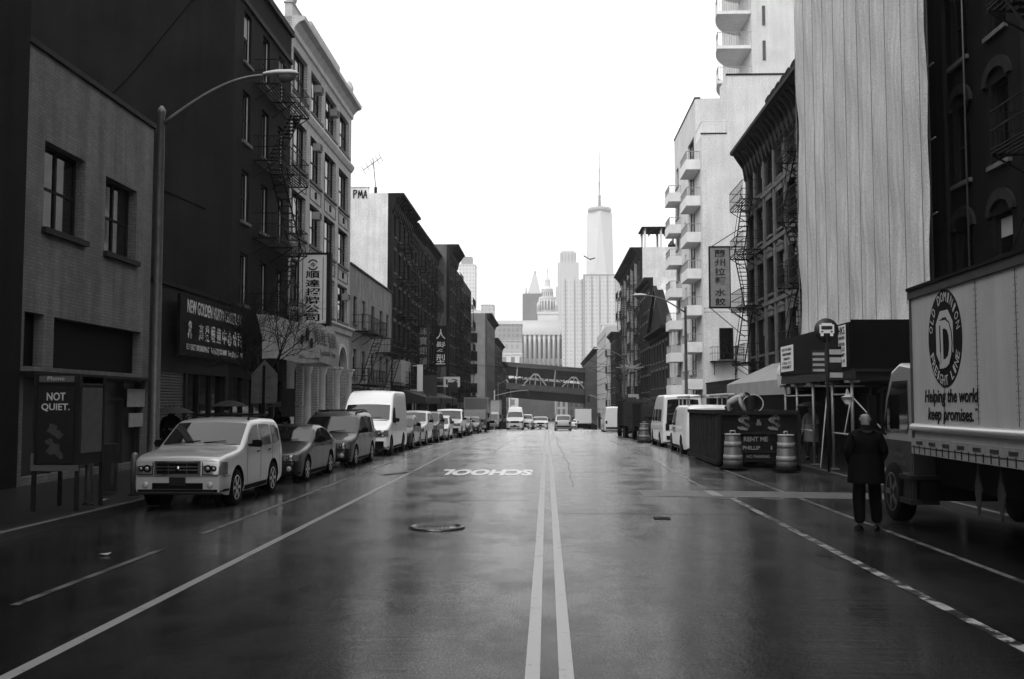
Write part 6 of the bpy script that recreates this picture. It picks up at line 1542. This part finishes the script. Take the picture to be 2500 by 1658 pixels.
# ================= PEOPLE =================
def skin_obj(name, joints, edges, root, m, parent=None, levels=2):
    names = list(joints); idx = {n: i for i, n in enumerate(names)}
    me = bpy.data.meshes.new(name); me.from_pydata([joints[n][0] for n in names], [(idx[a], idx[b]) for a, b in edges], [])
    o = bpy.data.objects.new(name, me); COL.objects.link(o)
    md = o.modifiers.new('s', 'SKIN'); md.use_smooth_shade = True
    for i, n in enumerate(names):
        r = joints[n][1]; r = r if isinstance(r, tuple) else (r, r)
        me.skin_vertices[0].data[i].radius = r
    me.skin_vertices[0].data[idx[root]].use_root = True
    sb = o.modifiers.new('u', 'SUBSURF'); sb.levels = levels; sb.render_levels = levels
    dg = bpy.context.evaluated_depsgraph_get(); dg.update()
    m2 = bpy.data.meshes.new_from_object(o.evaluated_get(dg), depsgraph=dg)
    o.modifiers.clear(); o.data = m2; m2.materials.clear(); m2.materials.append(m)
    for p in m2.polygons: p.use_smooth = True
    if parent: o.parent = parent
    return o
def hand(J, E_, wrist, pos, fwd, side, palm_r=.026):
    """palm and five fingers added to the skeleton; fwd = along the hand, side = towards the thumb"""
    f = Vector(fwd).normalized(); sd_ = Vector(side).normalized(); up = f.cross(sd_); p = Vector(pos)
    k = wrist; J[k+'p'] = (p+f*.05, (.036, .018)); E_.append((wrist, k+'p'))
    for i, (off, ln, r) in enumerate(((.028, .068, .0095), (.010, .076, .0095), (-.009, .070, .009), (-.027, .056, .008))):
        a = p+f*.088+sd_*off; b_ = a+f*ln*.55+up*.012; c = b_+f*ln*.3+up*.03
        for nm, v, rr in ((f'{k}f{i}a', a, r*1.1), (f'{k}f{i}b', b_, r), (f'{k}f{i}c', c, r*.8)): J[nm] = (v, rr)
        E_ += [(k+'p', f'{k}f{i}a'), (f'{k}f{i}a', f'{k}f{i}b'), (f'{k}f{i}b', f'{k}f{i}c')]
    a = p+f*.03+sd_*.04; b_ = a+f*.035+sd_*.018; c = b_+f*.028
    J[k+'t0'] = (a, .012); J[k+'t1'] = (b_, .010); J[k+'t2'] = (c, .009); E_ += [(k+'p', k+'t0'), (k+'t0', k+'t1'), (k+'t1', k+'t2')]
def head(parent, c, m=None, yaw=0, bald=False, scale=1):
    """hair cap, ears are part of the body mesh; adds hair and facial marks"""
    pass
def person(name, lab, loc, rz, P, coat=None, coatmat=None, legmat=None, hair='short', coat_len=.75, build=1.0, group=None, wide=1):
    """P: joint positions in metres, figure faces local -y"""
    t = thing(name, lab, 'person', loc, rz, group)
    J = {}; V = lambda k: Vector(P[k])
    B = build
    J['pel'] = (V('pel'), (.15*B, .11*B)); J['waist'] = (V('pel').lerp(V('chest'), .45), (.135*B, .10*B)); J['chest'] = (V('chest'), (.165*B, .12*B)); J['sh'] = (V('neck')-(V('neck')-V('chest')).normalized()*.07, (.10*B, .08*B))
    J['neck'] = (V('neck'), .056); hd = (V('head')-V('neck')).normalized(); fc = Vector(P.get('face', (0, -1, 0))).normalized()
    J['jaw'] = (V('head')-hd*.055, (.070, .080)); J['cran'] = (V('head')+hd*.04, (.088, .108)); J['crown'] = (V('head')+hd*.10, (.070, .082))
    E_ = [('pel', 'waist'), ('waist', 'chest'), ('chest', 'sh'), ('sh', 'neck'), ('neck', 'jaw'), ('jaw', 'cran'), ('cran', 'crown')]
    for s_ in ('l', 'r'):
        sx = -1 if s_ == 'l' else 1
        J[s_+'sh'] = (V(s_+'sh'), .062*B); J[s_+'el'] = (V(s_+'el'), .044*B); J[s_+'wr'] = (V(s_+'wr'), .028)
        E_ += [('sh', s_+'sh'), (s_+'sh', s_+'el'), (s_+'el', s_+'wr')]
        f = (V(s_+'wr')-V(s_+'el')).normalized(); sd_ = Vector((0, -1, .1)); sd_ = (sd_-f*sd_.dot(f)).normalized()
        hand(J, E_, s_+'wr', V(s_+'wr'), f, sd_)
        J[s_+'hip'] = (V(s_+'hip'), .095*B); J[s_+'kn'] = (V(s_+'kn'), .062); J[s_+'calf'] = (V(s_+'kn').lerp(V(s_+'an'), .35), .058); J[s_+'an'] = (V(s_+'an'), .042); J[s_+'toe'] = (V(s_+'toe'), (.04, .028))
        E_ += [('pel', s_+'hip'), (s_+'hip', s_+'kn'), (s_+'kn', s_+'calf'), (s_+'calf', s_+'an'), (s_+'an', s_+'toe')]
    body = skin_obj('body', J, E_, 'pel', M['skin'], t)
    # face: nose, eyes, mouth, ears
    hc = V('head'); rt = hd.cross(fc).normalized(); s = MB()
    for sg in (-1, 1):
        s.bar(hc+rt*sg*.076-hd*.01, hc+rt*sg*.086+hd*.02, .008, n=8, r2=.013); s.bar(hc+rt*sg*.086+hd*.02, hc+rt*sg*.080+hd*.034, .013, n=8, r2=.005)
    s.bar(hc+fc*.085+hd*.02, hc+fc*.112-hd*.02, .010, n=8, r2=.016); s.build('ears_and_nose', M['skin'], t)
    s = MB()
    for sg in (-1, 1): s.bar(hc+fc*.088+rt*sg*.03+hd*.018, hc+fc*.093+rt*sg*.03+hd*.018, .012, n=8); s.bar(hc+fc*.09+rt*sg*.045+hd*.038, hc+fc*.094+rt*sg*.016+hd*.04, .004)
    s.bar(hc+fc*.085-rt*.024-hd*.05, hc+fc*.085+rt*.024-hd*.05, .005, n=6); s.build('eyes_and_mouth', M['dark'], t)
    if hair:
        s = MB(); rows = []
        lo = .35 if hair == 'crop' else -.35 if hair == 'short' else (-.9 if hair == 'long' else .25)
        q = hd.to_track_quat('Z', 'Y')
        for i in range(8):
            th_ = lo+(math.pi/2-lo)*i/7; row = []
            for k in range(17):
                a = 2*math.pi*k/16; d = rt*math.cos(a)+fc*math.sin(a)
                infront = max(0, math.sin(a)); r_ = math.cos(th_)
                zc = math.sin(th_)
                if infront > .35 and zc < .45: zc = .45; r_ = math.cos(math.asin(.45))
                row.append(hc+hd*(.035+zc*.108)+d*r_*(.092+.012*abs(math.sin(a))) - fc*.012)
            rows.append(row)
        s.grid(rows); s.build('hair', M['hair'], t)
    # coat: sleeves and trunk as one skinned garment, then an open skirt
    cm = coatmat or M['cloth']
    JC = {'pel': (V('pel'), (.15*B, .115*B)), 'waist': (V('pel').lerp(V('chest'), .45), (.165*B, .13*B)), 'chest': (V('chest'), (.195*B, .145*B)), 'sh': (V('neck')-(V('neck')-V('chest')).normalized()*.06, (.12*B, .10*B)), 'col': (V('neck')+hd*.025, (.078, .078))}
    EC = [('pel', 'waist'), ('waist', 'chest'), ('chest', 'sh'), ('sh', 'col')]
    for s_ in ('l', 'r'):
        JC[s_+'sh'] = (V(s_+'sh'), .074*B); JC[s_+'el'] = (V(s_+'el'), .062*B); JC[s_+'wr'] = (V(s_+'wr').lerp(V(s_+'el'), .06), .046)
        EC += [('sh', s_+'sh'), (s_+'sh', s_+'el'), (s_+'el', s_+'wr')]
    skin_obj('coat', JC, EC, 'pel', cm, t)
    s = MB(); q_ = hd.to_track_quat('Z', 'Y'); rows = []
    for (r_, h_) in ((.115*B, -.05), (.085, .0), (.078, .045), (.070, .05)): rows.append([V('neck')+q_ @ Vector((r_*math.cos(2*math.pi*k/16), r_*1.02*math.sin(2*math.pi*k/16), h_+.008*math.cos(2*math.pi*k/16))) for k in range(17)])
    s.grid(rows); s.build('collar', cm, t)
    if coat_len:
        s = MB(); c0 = V('pel'); rows = []
        dn = Vector((0, 0, -1)); 
        for i in range(8):
            u = i/7; z = .20-u*(coat_len+.12); rows.append([(c0.x+(.20*B+.03*u+.012*math.sin(k*1.9+u*2))*math.cos(2*math.pi*k/24), c0.y+(.175*B+.04*u+.012*math.cos(k*2.3))*math.sin(2*math.pi*k/24), c0.z+z) for k in range(25)])
        s.grid(rows); s.build('coat_skirt', cm, t)
    # trousers and shoes
    lm = legmat or M['dark']
    JT = {'pel': (V('pel')-Vector((0, 0, .05)), (.12*B, .09*B))}; ET = []
    for s_ in ('l', 'r'):
        JT[s_+'hip'] = (V(s_+'hip')-Vector((0, 0, .06)), .085*B); JT[s_+'kn'] = (V(s_+'kn'), .082*wide); JT[s_+'an'] = (V(s_+'an')+Vector((0, 0, -.02)), .066*wide); ET += [('pel', s_+'hip'), (s_+'hip', s_+'kn'), (s_+'kn', s_+'an')]
    skin_obj('trousers', JT, ET, 'pel', lm, t)
    for s_ in ('l', 'r'):
        a, b_ = V(s_+'an'), V(s_+'toe'); d = (b_-a); d.z = 0; d = d.normalized(); s = MB(); n_ = Vector((-d.y, d.x, 0)); z0 = min(a.z, b_.z)-.065
        rows = []
        for u, w_, h_ in ((-.09, .032, .075), (-.05, .042, .09), (.03, .044, .085), (.11, .05, .062), (.17, .044, .045), (.20, .02, .025)):
            c = a+d*u; rows.append([Vector((c.x, c.y, z0))+n_*w_*math.cos(k*math.pi/8)*(1)+Vector((0, 0, h_*math.sin(k*math.pi/8))) for k in range(9)]+[Vector((c.x, c.y, z0))-n_*w_, Vector((c.x, c.y, z0))+n_*w_])
        s.grid(rows); s.build('shoe', M['black'], t)
    return t
STAND = dict(pel=(0, 0, .95), chest=(0, .0, 1.30), neck=(0, .01, 1.53), head=(0, -.01, 1.66), lsh=(-.185, .0, 1.41), rsh=(.185, .0, 1.41), lel=(-.26, .03, 1.14), rel=(.26, .03, 1.16), lwr=(-.27, -.06, .92), rwr=(.27, -.06, .92),
             lhip=(-.10, 0, .90), rhip=(.10, 0, .90), lkn=(-.12, -.01, .49), rkn=(.12, -.01, .49), lan=(-.12, .02, .09), ran=(.12, .02, .09), ltoe=(-.13, -.12, .05), rtoe=(.13, -.12, .05), face=(0, -1, 0))
def pose(**k): d = dict(STAND); d.update(k); return d
def scl(P, f): return {k: (tuple(c*f for c in v) if k != 'face' else v) for k, v in P.items()}
# man in the long black coat with his back to us (figure turned to face down the street)
person('person', 'man in a long black coat seen from behind standing beside the freight lorry', (5.12, 16.25, 0), R(176), scl(pose(lel=(-.27, .04, 1.17), rel=(.27, .04, 1.17), lwr=(-.2, -.14, .95), rwr=(.2, -.14, .95), lkn=(-.13, -.03, .49), lan=(-.15, -.05, .09), ltoe=(-.17, -.19, .05)), 1.045), coat_len=.34, build=1.3, hair=None, wide=1.35, legmat=M['cloth'])
# man bending over the skip with a hoop
person('person', 'man in a pale shirt bending over the loaded skip holding a hoop', (7.35-.55, 37.2, 1.05), R(70), pose(pel=(0, .12, .92), chest=(0, -.22, 1.12), neck=(0, -.44, 1.24), head=(0, -.57, 1.26), face=(0, -.5, -.85), lsh=(-.18, -.36, 1.16), rsh=(.18, -.36, 1.16), lel=(-.2, -.42, .90), rel=(.2, -.42, .90), lwr=(-.12, -.50, .70), rwr=(.16, -.52, .68), lhip=(-.1, .1, .86), rhip=(.1, .1, .86), lkn=(-.11, .02, .47), rkn=(.11, .02, .47), lan=(-.11, .1, .09), ran=(.11, .1, .09), ltoe=(-.12, -.04, .05), rtoe=(.12, -.04, .05)), coatmat=M['plaid'], coat_len=0, build=1.12)
s = MB(); n = 36; pts = [(.40*math.cos(2*math.pi*k/n), .06*math.sin(4*math.pi*k/n), .34*math.sin(2*math.pi*k/n)) for k in range(n+1)]; s.path(pts, .022, 6)
o = s.build('hoop', M['pale'], loc=(7.55, 36.95, 2.02-.05), rot=(0, R(-20), 0)); tag(o, 'pale wire hoop held by the man bending over the skip', 'hoop')
# load in the skip that carries him
random.seed(9); s = MB()
for i in range(60): x_ = random.uniform(5.65, 7.5); y_ = random.uniform(32.2, 38); w_ = random.uniform(.1, .5); s.box(x_, x_+w_, y_, y_+random.uniform(.1, .6), .25, random.uniform(.8, 1.12 if y_ > 36 else 1.5))
o = s.build('scrap_load', M['dark2']); tag(o, 'heap of dark scrap lying in the black skip', 'scrap heap'); o['kind'] = 'stuff'
def umbrella(lab, x, y, z, r=.52, g='dark2', tilt=0):
    t = thing('umbrella', lab, 'umbrella', (x, y, z)); t.rotation_euler = (R(tilt), 0, .3)
    s = MB(); n = 8; rows = []
    for i in range(7):
        u = i/6; row = []
        for k in range(33):
            a = 2*math.pi*k/32; sc = 1-.07*u*(1-abs(math.cos(a*4)))
            row.append((r*u*sc*math.cos(a), r*u*sc*math.sin(a), .30*r*2*(1-u**1.9)*.55-.0))
        rows.append(row)
    s.grid(rows); s.build('canopy', mat('umbrella '+g, {'dark2': .008, 'grey': .025, 'pale': .3}[g], .65, 6, .2), t)
    s = MB(); s.bar((0,0,-.75), (0,0,.36*r*2*.55+.05), .008, n=6); s.path([(0,0,-.75), (0,-.02,-.8), (0,-.06,-.8), (0,-.07,-.76)], .012, 6)
    for k in range(8): a = 2*math.pi*k/8; s.bar((0,0,-.05), (r*.6*math.cos(a), r*.6*math.sin(a), .18), .004)
    s.build('shaft_and_ribs', M['iron'], t); return t
def walker(lab, ulab, x, y, rz, g='dark2', cm=None, zb=.16, h_=1, r=.5, uz=1.86):
    person('person', lab, (x, y, zb), rz, scl(pose(rel=(.26, -.12, 1.18), rwr=(.12, -.28, 1.18), lkn=(-.11, -.14, .50), lan=(-.11, -.06, .09), ltoe=(-.12, -.2, .05), ran=(.12, .16, .11), rtoe=(.12, .04, .05)), h_), coatmat=cm or M['cloth'], coat_len=.45, build=1.05)
    c, s_ = math.cos(rz), math.sin(rz); ox, oy = .12*c+.30*s_, .12*s_-.30*c
    umbrella(ulab, x+ox*h_, y+oy*h_, zb+uz*h_, r, g)
walker('pedestrian in a dark coat under an umbrella by the roller shutter', 'dark grey umbrella over the pedestrian by the roller shutter', -9.6, 25.2, R(10), 'grey', uz=1.60)
walker('pedestrian hidden behind the silver car roof under a patterned umbrella', 'patterned grey umbrella showing above the silver car roof', -8.95, 27.6, R(160), 'grey', uz=1.76)
walker('pedestrian in a black coat walking past the dark minivan under an umbrella', 'dark umbrella over the walker beside the dark minivan', -9.0, 33.6, R(20), 'dark2', uz=1.72, r=.62)
walker('pedestrian in grey under the pavement shed behind the right drum', 'grey umbrella tilted over the pedestrian under the shed', 8.75, 33.4, R(-30), 'grey', cm=M['cloth2'], uz=1.75)
person('person', 'dark clothed pedestrian standing deep under the pavement shed', (9.4, 29.2, .16), R(40), STAND, coat_len=.4)
person('person', 'distant pedestrian beside the far black lorry', (8.7, 80, roadz(80, 8)+.15), 0, STAND, coat_len=.4)
# ================= HAZE =================
s = MB(); s.box(-700, 700, -60, 2300, -12, 600); hz = s.build('haze', []); hz['kind'] = 'stuff'
hm = bpy.data.materials.new('haze'); hm.use_nodes = True; t = hm.node_tree; t.nodes.clear(); o_ = t.nodes.new('ShaderNodeOutputMaterial'); v = t.nodes.new('ShaderNodeVolumePrincipled')
v.inputs['Color'].default_value = (.95, .95, .95, 1); v.inputs['Density'].default_value = .0002; v.inputs['Anisotropy'].default_value = .1; t.links.new(v.outputs[0], o_.inputs['Volume']); hz.data.materials.append(hm)
# real names on anything Blender left over
for me in list(bpy.data.meshes):
    if me.users == 0: bpy.data.meshes.remove(me)
